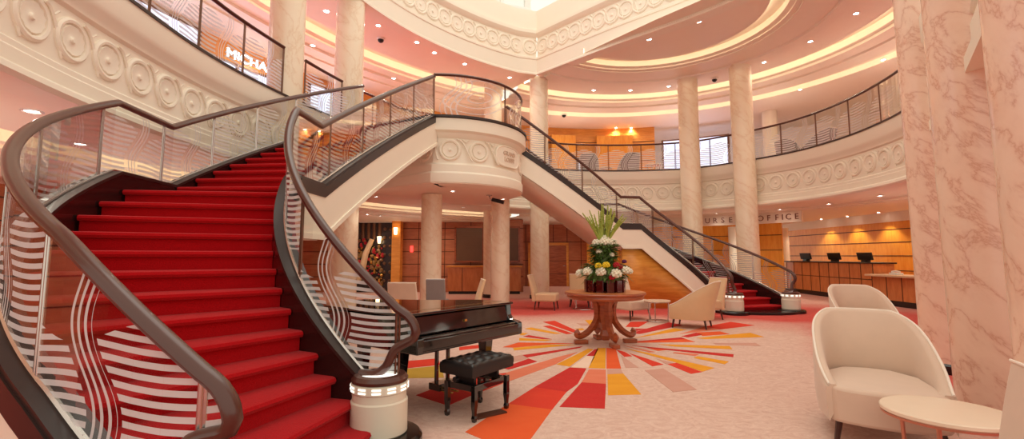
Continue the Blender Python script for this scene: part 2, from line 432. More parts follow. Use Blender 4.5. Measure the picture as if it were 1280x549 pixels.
# ---- plan of the deck 2 opening (walks up the left side, round the far end, down the right side)
RING = catmull([(-3.2,1.0),(-3.75,2.6),(-4.1,4.0),(-4.25,5.2),(-4.28,6.5),(-4.11,7.73),(-3.7,9.42),(-3.2,10.75),(-2.3,12.4),(-1.1,13.7),(0.2,14.75),
  (1.56,15.43),(2.91,15.65),(4.25,15.6),(5.34,15.35),(6.15,14.87),(7.15,13.63),(7.7,12.5),(7.9,11.03),(7.72,9.42),(7.25,8.2),(6.5,7.2)], .22)
RN = normals(RING); RS = arclen(RING)
iM = min(range(len(RING)), key=lambda i: math.dist(RING[i], (.8, 15.05)))
def medallions(mb, path, S, sp, zc, depth, R, s0, s1, side=1):
    n = max(1, int((s1-s0)/sp)); sp = (s1-s0)/n
    for k in range(n):
        t = s0+sp*(k+.5); p = sample(path, S, t); q = sample(path, S, t+.02); r = sample(path, S, t-.02)
        T = Vector((q[0]-r[0], q[1]-r[1], 0)).normalized(); N = Vector((T.y, -T.x, 0))*side; O = Vector((p[0], p[1], zc))+N*depth
        prof = [(0, .034), (.1, .034), (.16, .012), (.3, .006), (.66, .02), (.72, .0), (.78, .03), (.9, .036), (1.0, .02), (1.04, -.012)]
        b = len(mb.v); ns = 24
        for i in range(ns):
            a = 2*PI*i/ns
            for j, (rr, d) in enumerate(prof):
                dd = d+(.010 if (i % 2 and j == 4) else 0)
                mb.v.append(tuple(O+T*(cos(a)*rr*R)+Vector((0, 0, sin(a)*rr*R))+N*dd))
        L = len(prof)
        for i in range(ns):
            j2 = (i+1) % ns
            for j in range(L-1): mb.face((b+i*L+j, b+j2*L+j, b+j2*L+j+1, b+i*L+j+1))
        # running scroll linking each roundel to its neighbour
        pts = []
        for j in range(9):
            f = j/8; a = PI*(.5-f); pts.append(O+T*(R*.62+sp*.5*f*1.05+.04*sin(f*PI))+Vector((0, 0, R*1.02*cos(PI*f)))+N*.012)
        mb.tube(pts, .018, 5)
        mb.tube([O+T*(sp*.5-.06)+Vector((0, 0, R*1.0)), O+T*(sp*.5+.02)+Vector((0, 0, R*.72)), O+T*(sp*.5+.08)+Vector((0, 0, R*1.0))], .014, 5)
PROF2 = [(.3, ZC1), (-.05, ZC1), (-.08, 2.77), (-.07, 2.82), (-.01, 2.86), (-.01, 2.98), (.01, 3.0), (.01, 3.05), (.05, 3.08), (.05, 3.62), (.01, 3.65),
         (0, 3.70), (-.05, 3.76), (-.07, 3.82), (-.07, 4.07)]
def fascia(name, path, S, N, prof, zc, R, sp, depth, s0=None, s1=None, med=True):
    mb = MB(); mb.sweep(path, N, prof)
    if med: medallions(mb, path, S, sp, zc, depth, R, S[0] if s0 is None else s0, S[-1] if s1 is None else s1)
    return struct(mb.build(name, M['plaster'], ang=30))
# ring fascia (one each side so that each can be named)
LP, RP = RING[:iM+1], RING[iM:]
LN, RNN = RN[:iM+1], RN[iM:]
struct(fascia('trim_1', LP, arclen(LP), LN, PROF2, 3.35, .21, .47, -.05))
struct(fascia('trim_2', RP, arclen(RP), RNN, PROF2, 3.35, .21, .47, -.05))
mb = MB(); mb.sweep(RING, RN, [(.0, 4.065), (-.09, 4.065), (-.09, 4.10), (.05, 4.10)], 0); struct(mb.build('trim_3', M['lip']))

# deck 2 slab: floor surface and the ceiling under it
mb = MB(); mb.sweep(RING, RN, [(0, 4.10), (7, 4.10)]); struct(mb.build('floor_upper', M['floor']))
mb = MB(); mb.sweep(LP, LN, [(.3, ZC1), (1.5, ZC1), (1.5, 2.87), (2.0, 2.87), (2.0, 2.71), (2.1, 2.69), (2.1, 2.64), (2.45, 2.63), (2.45, 2.58), (2.9, 2.57), (2.9, 2.53), (8.5, 2.53)],
                   mats=[0,1,0,0,0,0,0,0,0,0,0]); struct(mb.build('ceiling_left', [M['ceil'], M['cove']]))
mb = MB(); mb.sweep(RP, RNN, [(.3, ZC1), (1.4, ZC1), (1.4, 2.68), (1.6, 2.68), (1.6, 2.66), (8.5, 2.66)]); struct(mb.build('ceiling_right', M['ceil']))

# landing drum that carries the heads of both staircases
DC = (-1.54, 11.18); DR = 1.76
drum = [(-3.25, 10.6), (-2.42, 10.02), (DC[0]+DR*cos(rad(268)), DC[1]+DR*sin(rad(268)))]
drum = [(-3.25+(-1.6+3.25)*k/8, 10.6+(9.42-10.6)*k/8) for k in range(9)]
arc = [(DC[0]+DR*cos(rad(a)), DC[1]+DR*sin(rad(a))) for a in [268+4*k for k in range(32)]]
DRUM = drum[:-1]+arc; DN = normals(DRUM); DS = arclen(DRUM); sA = DS[8]
PROFD = [(.5, ZC1), (.06, ZC1), (-.02, 2.76), (-.03, 2.82), (-.03, 2.94), (.0, 2.98), (.0, 3.12), (.04, 3.16), (.05, 3.2), (.05, 3.66), (.0, 3.70), (-.03, 3.76), (-.1, 3.80), (-.1, 4.04)]
mb = MB(); mb.sweep(DRUM, DN, PROFD)
medallions(mb, DRUM, DS, .46, 3.42, -.05, .215, .1, sA); medallions(mb, DRUM, DS, .47, 3.42, -.05, .22, sA+.05, sA+1.3)
medallions(mb, DRUM, DS, .47, 3.42, -.05, .22, sA+2.35, DS[-1])
struct(mb.build('trim_4', M['plaster'], ang=30))
mb = MB(); mb.sweep(DRUM, DN, [(.1, 4.055), (-.13, 4.055), (-.13, 4.10), (.1, 4.10)]); struct(mb.build('trim_5', M['lip']))
back = [(-.4, 13.6), (-1.6, 13.4), (-2.6, 12.2), (-3.25, 10.9)]
mb = MB(); mb.prism(DRUM+back, 4.05, 4.10); struct(mb.build('floor_landing', M['floor'], smooth=False))
mb = MB(); mb.prism(DRUM+back, ZC1+.01, ZC1+.05); struct(mb.build('ceiling_landing', M['ceil'], smooth=False))
# oval name plaque on the drum
tq = sA+1.83; s = 0
pl = MB()
plq = [(.34*cos(a)*(1 if abs(cos(a)) < .6 else 1.0), .2*sin(a)) for a in [2*PI*k/32 for k in range(32)]]
def on_drum(u, v, d):
    p = sample(DRUM, DS, tq+u); q = sample(DRUM, DS, tq+u+.02); r = sample(DRUM, DS, tq+u-.02)
    T = Vector((q[0]-r[0], q[1]-r[1], 0)).normalized(); N = Vector((T.y, -T.x, 0))
    return Vector((p[0], p[1], 3.42+v))+N*d
def sup(a): return (math.copysign(abs(cos(a))**.55, cos(a))*.46, math.copysign(abs(sin(a))**.8, sin(a))*.23)
n = 40; b = 0
for rr, d in ((1.0, -.05), (1.0, .01), (.93, .02), (.88, .005), (.8, .005), (.4, .005), (.0, .005)):
    for k in range(n): u, v = sup(2*PI*k/n); pl.v.append(tuple(on_drum(u*rr, v*rr, d)))
for q in range(6):
    for k in range(n): j = (k+1) % n; pl.face((q*n+k, q*n+j, (q+1)*n+j, (q+1)*n+k))
c0 = on_drum(0, 0, 0)
o = pl.build('name_plaque', M['plaster'], origin=tuple(c0)); tag(o, 'oval cream plaster plaque on the curved landing above the lobby', 'plaque')
lt = MB()
for row, txt in ((.065, 'GRAND'), (-.065, 'LOBBY')):
    vs, fs = text_mesh(txt, .13, .008)
    lt.add([on_drum(x, y+row, .012+z) for x, y, z in vs], fs)
lt.build('raised_letters', M['reliefletter'], o, smooth=False, world=True)

# ---- deck 3: fascia, ceilings under it
c3, r3 = (4.83, 6.85), 8.76
A3 = [(c3[0]+r3*cos(rad(a)), c3[1]+r3*sin(rad(a))) for a in [212-2*k for k in range(48)]]
cor = atz(671, 94, ZC2)
A3 = [p for p in A3 if p[1] < cor[1]-.12 or p[0] < -1]; A3.append(cor)
B3 = catmull([cor, (2.6, 12.5), (4.2, 10.95), (5.0, 9.95), (5.8, 8.6), (6.2, 7.4)], .3)
P3 = [(.3, 6.9), (-.03, 6.9), (-.03, 6.95), (.0, 6.98), (.0, 7.38), (-.02, 7.40), (-.02, 7.46), (.04, 7.5), (.04, 8.1), (-.02, 8.14), (-.07, 8.22), (-.07, 8.32), (0, 8.36), (0, 8.98), (.4, 8.98)]
N3a, N3b = normals(A3), normals(B3)
fascia('trim_6', A3, arclen(A3), N3a, P3, 7.80, .25, .43, -.04)
fascia('trim_7', B3, arclen(B3), N3b, P3, 7.80, .25, .43, -.04)
PL3 = [(.3, 6.9), (1.65, 6.9), (1.65, 7.05), (2.05, 7.05), (2.05, 6.84), (2.15, 6.8), (2.15, 6.74), (2.5, 6.73), (2.5, 6.66), (2.9, 6.65), (2.9, 6.6), (4.3, 6.6)]
mb = MB(); k = len(A3)-1
nn = [((p[0]-c3[0])/math.dist(p, c3), (p[1]-c3[1])/math.dist(p, c3)) for p in A3]; nn[-1] = nn[-2]
mb.sweep(A3, nn, PL3, mats=[0,1]+[0]*9); struct(mb.build('ceiling_upper_left', [M['ceil'], M['cove']]))
CC = (3.5, 11.13)
PR3 = [(.0, 7.0), (2.45, 7.0), (2.45, 7.14), (2.85, 7.14), (2.85, 6.98), (2.97, 6.95), (2.97, 6.92), (3.1, 6.91), (3.1, 6.88), (3.85, 6.88), (3.87, 6.83), (4.14, 6.82), (4.15, 6.9),
       (5.15, 6.9), (5.15, 7.04), (5.5, 7.04), (5.5, 6.85), (5.6, 6.82), (5.6, 6.75), (6.0, 6.73), (6.0, 6.67), (6.55, 6.66), (6.55, 6.8), (7.0, 6.8), (7.0, 6.64), (7.3, 6.6), (13, 6.6)]
def radial(cx, cy, prof, a0, a1, n, mats, name, ml):
    mb = MB(); path = [(cx, cy)]*(n+1); N = [(cos(rad(a0+(a1-a0)*k/n)), sin(rad(a0+(a1-a0)*k/n))) for k in range(n+1)]
    mb.sweep(path, N, prof, mats=mats); return struct(mb.build(name, ml))
mt = [0]*26; mt[1] = 1; mt[13] = 1; mt[21] = 1
PR3 = [(r_, z_+.006) for r_, z_ in PR3]
radial(CC[0], CC[1], PR3, -50, 127, 60, mt, 'ceiling_upper_right', [M['ceil'], M['cove']])

# deck 3 parapet glazing glimpsed in the corner above
t = thing('balcony_screen', 'white framed glass screen on the top balcony above the corner', 'screen', (cor[0]-1.2, cor[1]-1.0, 8.98))
p0 = Vector((cor[0]-.12, cor[1]-.05, 0)); sdir = Vector((A3[-3][0]-cor[0], A3[-3][1]-cor[1], 0)).normalized()
def seg_box(name, a, b, z0, z1, th, mat, off=.15):
    A = p0+sdir*a; B = p0+sdir*b; c = (A+B)/2; nv = Vector((sdir.y, -sdir.x, 0))
    if nv.y < 0: nv = -nv
    c = c+nv*off; m_ = MB(); m_.box((c.x, c.y, (z0+z1)/2), (abs(b-a), th, z1-z0), math.atan2(sdir.y, sdir.x)); return m_.build(name, mat, t, world=True, smooth=False, bevel=.02)
seg_box('post', .02, .22, 8.98, 10.4, .12, M['white']); seg_box('glass_panel', .22, .95, 9.05, 10.3, .03, M['glass']); seg_box('post', .95, 1.05, 8.98, 10.4, .12, M['white'])
seg_box('bottom_rail', .0, 1.05, 8.98, 9.08, .14, M['white'])
seg_box('door_leaf', 1.05, 1.8, 8.98, 10.4, .08, M['white']); seg_box('mullion', 1.8, 2.0, 8.98, 10.4, .12, M['grey_fab']); seg_box('curtain', 2.0, 3.4, 8.98, 10.4, .06, M['beige_fab'], .3)

# ---- walls
def wall_seg(name, a, b, z0, z1, mat, th=.12, grooves=(), vgr=0):
    A, B = Vector(a), Vector(b); d = B-A; L = d.length; rz = math.atan2(d.y, d.x); c = (A+B)/2; mb = MB()
    mb.box((c.x, c.y, (z0+z1)/2), (L, th, z1-z0), rz)
    for g in grooves: mb.box((c.x, c.y, g), (L+.001, th+.012, .025), rz, 1)
    for k in range(1, vgr):
        p = A+d*(k/vgr); mb.box((p.x, p.y, (z0+z1)/2), (.025, th+.012, z1-z0), rz, 1)
    return mb.build(name, [mat, M['groove']], smooth=False)
def wall_arc(name, cx, cy, R, a0, a1, z0, z1, mat, th=.1, grooves=(), n=24):
    mb = MB(); path = [(cx+R*cos(rad(a0+(a1-a0)*k/n)), cy+R*sin(rad(a0+(a1-a0)*k/n))) for k in range(n+1)]
    N = [((p[0]-cx)/R, (p[1]-cy)/R) for p in path]
    mb.sweep(path, N, [(0, z0), (0, z1), (th, z1), (th, z0)], close=True)
    for g in grooves: mb.sweep(path, N, [(-.008, g), (-.008, g+.025), (.02, g+.025), (.02, g)], 1, close=True)
    return mb.build(name, [mat, M['groove']])
G1 = (.55, 1.0, 1.45, 1.9, 2.3)
struct(wall_seg('wall_back_left', (-4.35, 17.6), (-.55, 17.6), 0, 2.62, M['redwood'], grooves=G1, vgr=4))
struct(wall_seg('wall_left', (-9.0, -2), (-8.6, 17.6), 0, 2.6, M['redwood'], grooves=G1, vgr=12))
struct(wall_seg('wall_back_far_left', (-8.7, 17.6), (-5.6, 17.6), 0, 2.6, M['redwood'], grooves=G1, vgr=3))
struct(wall_seg('wall_back_centre', (-.6, 21.0), (3.6, 21.0), 0, 2.7, M['redwood'], grooves=(1.1, 1.9), vgr=7))
struct(wall_arc('wall_back_right', 3.3, 11.15, 9.0, 91, 44, 0, 2.66, M['yellowwood'], grooves=(.9, 1.5, 2.05)))
struct(wall_seg('wall_right', (11.9, 8.5), (11.9, 21.5), 0, 2.36, M['yellowwood'], grooves=(.4, .85, 1.3, 1.72, 2.12)))
struct(wall_seg('wall_right_upper', (11.88, 8.5), (11.88, 21.5), 2.36, 2.7, M['plaster'], th=.14))
mb = MB(); mb.box((11.9, 15, 2.78), (4, 16, .1)); struct(mb.build('ceiling_office', M['ceil'], smooth=False))
# pelmet with the office name
o = wall_arc('trim_8', 3.3, 11.15, 6.3, 84, 31, 2.33, 2.68, M['plaster'], th=.1); struct(o)
txt = "PURSER'S OFFICE"; sgn_ = thing('office_sign', 'bronze capital letters naming the office on the curved cream pelmet', 'sign', (7.9, 15.5, 2.49))
wd = {' ': .12, "'": .08, 'I': .1}
tot = sum(wd.get(ch, .245) for ch in txt); R = 6.3
aC = math.atan2(atz(938, 276, 2.5)[1]-11.15, atz(938, 276, 2.5)[0]-3.3)
aa = rad(60.5)
for ch in txt:
    w = wd.get(ch, .245); aa -= (w/2)/R
    if ch != ' ':
        vs, fs = text_mesh(ch, .25, .012); N = Vector((cos(aa), sin(aa), 0)); T = Vector((sin(aa), -cos(aa), 0)); O = Vector((3.3, 11.15, 0))+N*(R-.014)+Vector((0, 0, 2.49))
        mb = MB(); mb.add([O+T*x+Vector((0, 0, y))-N*z for x, y, z in vs], fs); mb.build('letter', M['lettering'], sgn_, smooth=False, world=True)
    aa -= (w/2)/R
# upper deck back walls
struct(wall_arc('wall_upper_right', 3.5, 11.13, 8.6, 118, 74, 4.1, 6.62, M['orangewood'], grooves=(5.2, 6.0)))
struct(wall_arc('wall_upper_far_right', 3.5, 11.13, 11.8, 76, -20, 4.1, 6.62, M['plaster']))
struct(wall_arc('wall_upper_left', 6.54, 5.9, 14.7, 200, 116, 4.1, 6.7, M['orangewood'], grooves=(5.7,)))
mb = MB()
for a0, a1 in ((118, 111.5), (103, 96), (90, 80)): mb.lathe([(8.35, 4.1), (8.35, 6.25), (8.6, 6.25)], (3.5, 11.13), 6, rad(a1), rad(a0))
struct(mb.build('trim_9', M['yellowwood']))
# lit shop windows of the upper deck, plus one glowing wall section
def lit_arc(name, cx, cy, R, a0, a1, z0, z1, label, grp=None):
    t = thing(name, label, 'window', (cx+R*cos(rad((a0+a1)/2)), cy+R*sin(rad((a0+a1)/2)), z0), group=grp)
    n = 6; path = [(cx+R*cos(rad(a0+(a1-a0)*k/n)), cy+R*sin(rad(a0+(a1-a0)*k/n))) for k in range(n+1)]; N = [((p[0]-cx)/R, (p[1]-cy)/R) for p in path]
    m_ = MB(); m_.sweep(path, N, [(0, z0+.05), (0, z1-.05), (.04, z1-.05), (.04, z0+.05)], close=True); m_.build('lit_pane', M['shop'], t, world=True)
    m_ = MB()
    for z in (z0, z1-.05): m_.sweep(path, N, [(-.03, z), (-.03, z+.05), (.06, z+.05), (.06, z)], close=True)
    for p in (path[0], path[3], path[-1]): m_.box((p[0], p[1], (z0+z1)/2), (.07, .07, z1-z0))
    m_.build('window_frame', M['bronze'], t, world=True); return t
lit_arc('window_or_lit_wall', 6.54, 5.9, 14.55, 174, 161.0, 4.15, 6.52, 'bright shop window behind the left balcony, nearest the top left corner')
lit_arc('window_or_lit_wall', 6.54, 5.9, 14.55, 160.6, 153.5, 4.15, 6.05, 'bright shop window below the lit letters behind the left balcony')
lit_arc('window_or_lit_wall', 6.54, 5.9, 14.55, 148.5, 142, 4.15, 6.3, 'pale shop window seen between the two tall left columns')
lit_arc('window_or_lit_wall', 3.5, 11.13, 8.45, 110, 103.5, 4.15, 5.35, 'pale window on the far balcony beside the left grey armchair')
lit_arc('window_or_lit_wall', 3.5, 11.13, 8.3, 95.5, 90.5, 4.15, 5.3, 'pale window on the far balcony between the orange panels')
lit_arc('window_or_lit_wall', 3.5, 11.13, 9.0, 72, 56, 4.15, 6.1, 'tall pale wall panel, made to glow, between the two right marble columns')  # a brightly lit wall section; the light on it is put in as emission
# shop sign letters
mb = MB(); vs, fs = text_mesh('MICHAEL', .31, .015, 'LEFT'); R = 14.2; a0 = rad(159.3)
for x, y, z in vs:
    a = a0-x*1.15/R; mb.v.append((6.54+(R-z)*cos(a), 5.9+(R-z)*sin(a), 6.1+y))
for f in fs: mb.face(f)
o = mb.build('shop_sign', M['sign'], smooth=False, origin=(-6.9, 10.5, 5.7)); tag(o, 'glowing white shop name letters behind the upper left balcony', 'sign')

# ---- marble columns
def column(x, y, r, h, label, mat='marble', grp=None):
    t = thing('marble_column', label, 'column', (x, y, 0), group=grp)
    m_ = MB(); m_.lathe([(r, .1), (r, h)], n=40); m_.build('shaft', M[mat], t)
    m_ = MB(); m_.lathe([(r+.03, 0), (r+.03, .09), (r+.005, .11)], n=40); m_.build('base_ring', M['blackstone'], t)
    return t
column(-4.12, 8.45, .3, 6.95, 'tall marble column left of the two rising through the left balcony')
column(-3.58, 10.2, .3, 6.95, 'tall marble column right of the two rising through the left balcony')
column(.86, 14.95, .29, 6.95, 'tall marble column behind the right side of the landing, beside the sloping stair soffit')
column(-.62, 15.3, .29, 6.95, 'marble column standing just behind the glass front of the upper landing')
column(5.55, 14.75, .3, 6.95, 'left of the two tall marble columns in front of the right balcony')
column(6.72, 13.7, .3, 6.95, 'tall marble column rising beside the far staircase newels')
column(-1.88, 11.2, .24, ZC1, 'pale marble column directly behind the piano lid, under the landing')
column(-.3, 12.3, .24, ZC1, 'short marble column under the landing below the security camera')
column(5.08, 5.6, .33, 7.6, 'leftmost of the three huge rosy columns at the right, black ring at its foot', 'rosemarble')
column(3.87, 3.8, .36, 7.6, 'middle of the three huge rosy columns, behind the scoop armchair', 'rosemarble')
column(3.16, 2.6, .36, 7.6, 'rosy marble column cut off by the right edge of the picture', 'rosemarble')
# fascia beams between the right columns
for k, (a, b) in enumerate((((5.12, 5.62), (3.95, 3.82)), ((4.0, 3.98), (2.98, 2.66)), ((7.2, 8.2), (5.12, 5.62)))):
    A, B = Vector(a), Vector(b); pth = [tuple(A+(B-A)*j/6) for j in range(7)]; N = normals(pth, 1)
    m_ = MB(); m_.sweep(pth, N, [(.25, ZC1), (-.15, ZC1), (-.15, 2.85), (-.1, 2.88), (-.1, 3.1), (-.06, 3.14), (-.06, 3.62), (-.1, 3.66), (-.16, 3.8), (-.16, 4.1), (.25, 4.1)], close=True)
    medallions(m_, pth, arclen(pth), .47, 3.38, .06, .2, .3, arclen(pth)[-1]-.3)
    struct(m_.build('trim_%d' % (10+k), M['plaster'], ang=30))
mb = MB(); mb.prism([(5.5, 5.9), (4.2, 3.9), (3.4, 2.7), (8, 2), (10, 8)], ZC1+.02, ZC1+.1); struct(mb.build('ceiling_near_right', M['ceil'], smooth=False))

# ================================================================== BALUSTRADES
def rail_set(root, base, top, panel=1.0, pat='etch', rr=.036, name='balustrade', post='bronze', posts=True, gap=.02, ext=None):
    """base/top: matching 3-D polylines (foot of the glass / centre of the handrail)."""
    S = arclen(base); L = S[-1]; n = max(1, round(L/panel)); loc = tuple(base[0])
    bal = bpy.data.objects.new(name, None); COL.objects.link(bal); bal.parent = root; bal.location = Vector(loc)-root.location
    for k in range(n):
        a, b = L*k/n+gap, L*(k+1)/n-gap; q = max(3, int((b-a)/.14)); m_ = MB()
        P = [(sample(base, S, a+(b-a)*j/q), sample(top, S, a+(b-a)*j/q)) for j in range(q+1)]
        zm = P[q//2][0][2]
        for j in range(q):
            (b0, t0), (b1, t1) = P[j], P[j+1]
            d = Vector((b1[0]-b0[0], b1[1]-b0[1], 0)).normalized(); nv = Vector((-d.y, d.x, 0))*.005
            b0, t0, b1, t1 = (Vector(v) for v in (b0, t0, b1, t1)); z = Vector((0, 0, .03))
            hh = (t0.z-b0.z)/1.0; uv = ((j/q, (b0.z-zm)/hh), ((j+1)/q, (b1.z-zm)/hh), ((j+1)/q, (t1.z-zm)/hh), (j/q, (t0.z-zm)/hh))
            m_.quad(b0+nv, b1+nv, t1+nv-z, t0+nv-z, 0, uv); m_.quad(b1-nv, b0-nv, t0-nv-z, t1-nv-z, 1, uv)
        m_.build('glass_panel', [M[pat], M['glass']], bal, world=True)
    if posts:
        for k in range(n+1):
            a = L*k/n; b0, t0 = Vector(sample(base, S, a)), Vector(sample(top, S, a)); m_ = MB()
            d = Vector(sample(base, S, a+.03))-Vector(sample(base, S, a-.03)); d.z = 0; d.normalize()
            for sg in (-.012, .012): m_.tube([b0+d*sg, t0+d*sg], .009, 6)
            m_.build('post', M[post], bal, world=True)
    pts = list(top) if ext is None else list(ext[0])+list(top)+list(ext[1])
    m_ = MB(); m_.tube(pts, rr, 12, flat=.8); m_.build('handrail', M['rail'], bal, world=True)
    m_ = MB(); m_.tube([tuple(Vector(p)+Vector((0, 0, .01))) for p in base], .014, 6); m_.build('glass_channel', M['chrome'], bal, world=True)
    return bal
def balcony(name, path, s0, s1, label, z=4.1, h=.86, panel=1.0, pat='etch', post='bronze', inset=.0):
    S = arclen(path); N = normals(path); n = max(2, int((s1-s0)/.15)); P = [sample(path, S, s0+(s1-s0)*k/n) for k in range(n+1)]; NN = normals(P)
    P = [(p[0]+q[0]*inset, p[1]+q[1]*inset) for p, q in zip(P, NN)]
    r = thing(name, label, 'railing', (P[0][0], P[0][1], z))
    rail_set(r, [(x, y, z) for x, y in P], [(x, y, z+h) for x, y in P], panel, pat, post=post); return r
def s_at(pt): i = min(range(len(RING)), key=lambda k: math.dist(RING[k], pt)); return RS[i]
sA_, sB_ = s_at((-4.12, 8.45)), s_at((-3.58, 10.2))
balcony('balcony_railing', RING, s_at((-4.0, 3.5)), sA_-.3, 'balcony railing at the top left, its striped glass before the lit shop name')
balcony('balcony_railing', RING, sA_+.3, sB_-.3, 'short balcony railing between the two tall left columns')
balcony('balcony_railing', RING, sB_+.35, s_at((-2.5, 12.2)), 'balcony railing right of the left columns, behind the stair glass')
balcony('balcony_railing', RING, s_at((1.2, 15.3)), s_at((7.55, 9.0)), 'long curved balcony railing of the right upper deck', panel=1.05)
SD = DS
dr = arc[:-3]; drP = [(x, y) for x, y in arc]
balcony('landing_railing', arc, .02, arclen(arc)[-1]-.5, 'curved glass railing with engraved loops around the upper landing', panel=1.5, pat='loop')

# ================================================================== STAIRCASES
RISE = .149
def pol(c, R, a): return (c[0]+R*cos(a), c[1]+R*sin(a))
def ipt(a, b, t): return (a[0]+(b[0]-a[0])*t, a[1]+(b[1]-a[1])*t)
def stairs(root, c, Ri, Ro, ang, land_in, land_out, top_in, top_out, bow_in, bow_out, mirror, firsts, inner_newel, outer_newel, label):
    """ang(i): angle of nosing i (1..13); then a landing; then nosings 14..27 to deck 2"""
    st = [(pol(c, Ri, ang(i)), pol(c, Ro, ang(i)), i*RISE) for i in range(1, 14)]
    up = (Z2-13*RISE)/14
    def bowed(a, b, t, bow):
        p = ipt(a, b, t); k = 4*t*(1-t); return (p[0]+bow[0]*k, p[1]+bow[1]*k)
    for j in range(14):
        t = j/13; st.append((bowed(land_in, top_in, t, bow_in), bowed(land_out, top_out, t, bow_out), 13*RISE+(j+1)*up))
    def nose(i): return st[i-1]
    for i in range(1, 27):
        (a0, b0, z), (a1, b1, z1) = nose(i), nose(i+1); r = z if i == 1 else z-nose(i-1)[2]
        m_ = MB(); L = (math.dist(a0, a1)+math.dist(b0, b1))/2; K = 1 if i != 13 else 4
        prof = [(.035, -r), (.035, -.052), (.0, -.048), (-.012, -.028), (-.004, -.008), (.02, 0), (L+.04, 0), (L+.04, -r-.01)]
        n = 12; b = 0
        for k in range(n+1):
            t = k/n; p0, p1 = ipt(a0, b0, t), ipt(a1, b1, t); l = math.dist(p0, p1); dx, dy = (p1[0]-p0[0])/l, (p1[1]-p0[1])/l
            for s_, dz in prof:
                s2 = s_ if s_ < .03 or s_ == .035 else l+.04
                m_.v.append((p0[0]+dx*s2, p0[1]+dy*s2, z+dz))
        q = len(prof)
        for k in range(n):
            for j in range(q): jj = (j+1) % q; m_.face((k*q+j, (k+1)*q+j, (k+1)*q+jj, k*q+jj))
        m_.face([j for j in range(q)]); m_.face([n*q+j for j in range(q)][::-1])
        o = m_.build('step' if i != 13 else 'half_landing', M['redcarpet'], root, world=True)
    # continuous edge lines (denser on the circular flight)
    def edge(R, side, e):
        first = firsts[side]
        """side 0 inner, 1 outer; e = offset of the string's centre from the carpet edge"""
        pts = []
        for k in range(0, 49):
            i = first+(13-first)*k/48; a = ang(i); x, y = pol(c, R, a); pts.append((x, y, i*RISE-(.055*max(0, 3.6-i)**1.25 if first > 1 else 0)))
        def off(j):                              # upper flight, pushed sideways from the walking line
            p = st[13+j][side]; a = st[13+max(j-1, 0)][side]; b = st[13+min(j+1, 13)][side]
            dx, dy = b[0]-a[0], b[1]-a[1]; l = math.hypot(dx, dy); nx, ny = -dy/l, dx/l
            o2 = st[13+j][1-side]; sg = -1 if (o2[0]-p[0])*nx+(o2[1]-p[1])*ny > 0 else 1
            return (p[0]+nx*e*sg, p[1]+ny*e*sg)
        p = off(0); pts.append((p[0], p[1], 13*RISE))
        for j in range(1, 14): p = off(j); pts.append((p[0], p[1], 13*RISE+j/13*(Z2-13*RISE-.14)))
        return pts
    out = []
    for side, R, e in ((0, Ri-.09, .09), (1, Ro+.1, .1)):
        E_ = edge(R, side, e); N = normals([p[:2] for p in E_])
        # which way is outward (away from the carpet)?
        x, y = E_[30][:2]; ix, iy = pol(c, (Ri+Ro)/2, ang(firsts[side]+(13-firsts[side])*30/48)); sg = -1 if (ix-x)*N[30][0]+(iy-y)*N[30][1] > 0 else 1
        def ribbon(name, o0, o1, z0, z1, mat, i0=0, i1=None, zf=None):
            m_ = MB(); seg = E_[i0:i1]; nn = N[i0:i1]; q = 4
            for (px, py, pz), (nx, ny) in zip(seg, nn):
                lo = max(0.0, pz+z0) if zf is None else zf
                for o_, z_ in ((o0, lo), (o0, max(pz+z1, lo+.02)), (o1, max(pz+z1, lo+.02)), (o1, lo)): m_.v.append((px+nx*sg*o_, py+ny*sg*o_, z_))
            for k in range(len(seg)-1):
                for j in range(4): jj = (j+1) % 4; m_.face((k*4+j, (k+1)*4+j, (k+1)*4+jj, k*4+jj))
            m_.face((0, 1, 2, 3)); e2 = (len(seg)-1)*4; m_.face((e2+3, e2+2, e2+1, e2)); return m_.build(name, mat, root, world=True, ang=30)
        ribbon('stringer', -.085, .06, -.24, .16, M['darkwood'])
        ribbon('stringer_cap', -.09, .075, .145, .175, M['lip'])
        ribbon('stringer_band', .055, .085, .02, .145, M['lip'])
        ribbon('plaster_apron', .05, .075, -.46, .02, M['plaster'])
        ribbon('apron_moulding', .05, .095, -.46, -.40, M['plaster'])
        out.append((E_, sg, N))
    # soffit
    m_ = MB(); A, B = out[0][0], out[1][0]
    for a, b in zip(A, B): m_.v.append((a[0], a[1], max(.01, a[2]-.45))); m_.v.append((b[0], b[1], max(.01, b[2]-.45)))
    for k in range(len(A)-1): m_.face((2*k, 2*k+1, 2*k+3, 2*k+2))
    m_.build('soffit', M['ceil'], root, world=True, solid=.03)
    # railings with the curled ends
    for side, (E_, sg, N) in enumerate(out):
        nw = inner_newel if side == 0 else outer_newel
        base = [(x, y, z+.175) for x, y, z in E_]; nE = len(E_); top = [(x, y, z+.85+(.12*(k-(nE-14))/13 if k > nE-14 else 0)) for k, (x, y, z) in enumerate(E_)]
        p0 = Vector(top[0]); d = (Vector(top[0])-Vector(top[3])).normalized(); h = Vector((d.x, d.y, 0)).normalized()
        foot = Vector((nw[0], nw[1], .50)); pk = p0+h*.12+Vector((0, 0, -.10))
        up_ = Vector((0, 0, 1))
        ctl = [foot-h*.15-up_*.03, foot-h*.05-up_*.035, foot+h*.04+up_*.02, foot*.55+pk*.45+h*.0+up_*.0, pk+h*.0-up_*.10, pk+h*.005-up_*.02, p0+h*.07-up_*.045]
        curl = catmull([tuple(v) for v in ctl]+[tuple(p0)], .03)[:-1]
        bal = rail_set(root, base, top, 1.0, 'softetch' if mirror else 'etch', rr=.04, post='chrome' if side else 'bronze', ext=(curl, []))
        # engraved end panel over the newel
        m_ = MB(); q0 = Vector(base[0]); t0 = Vector(top[0])-Vector((0, 0, .03)); mid = [Vector(v) for v in ctl[3:7]]
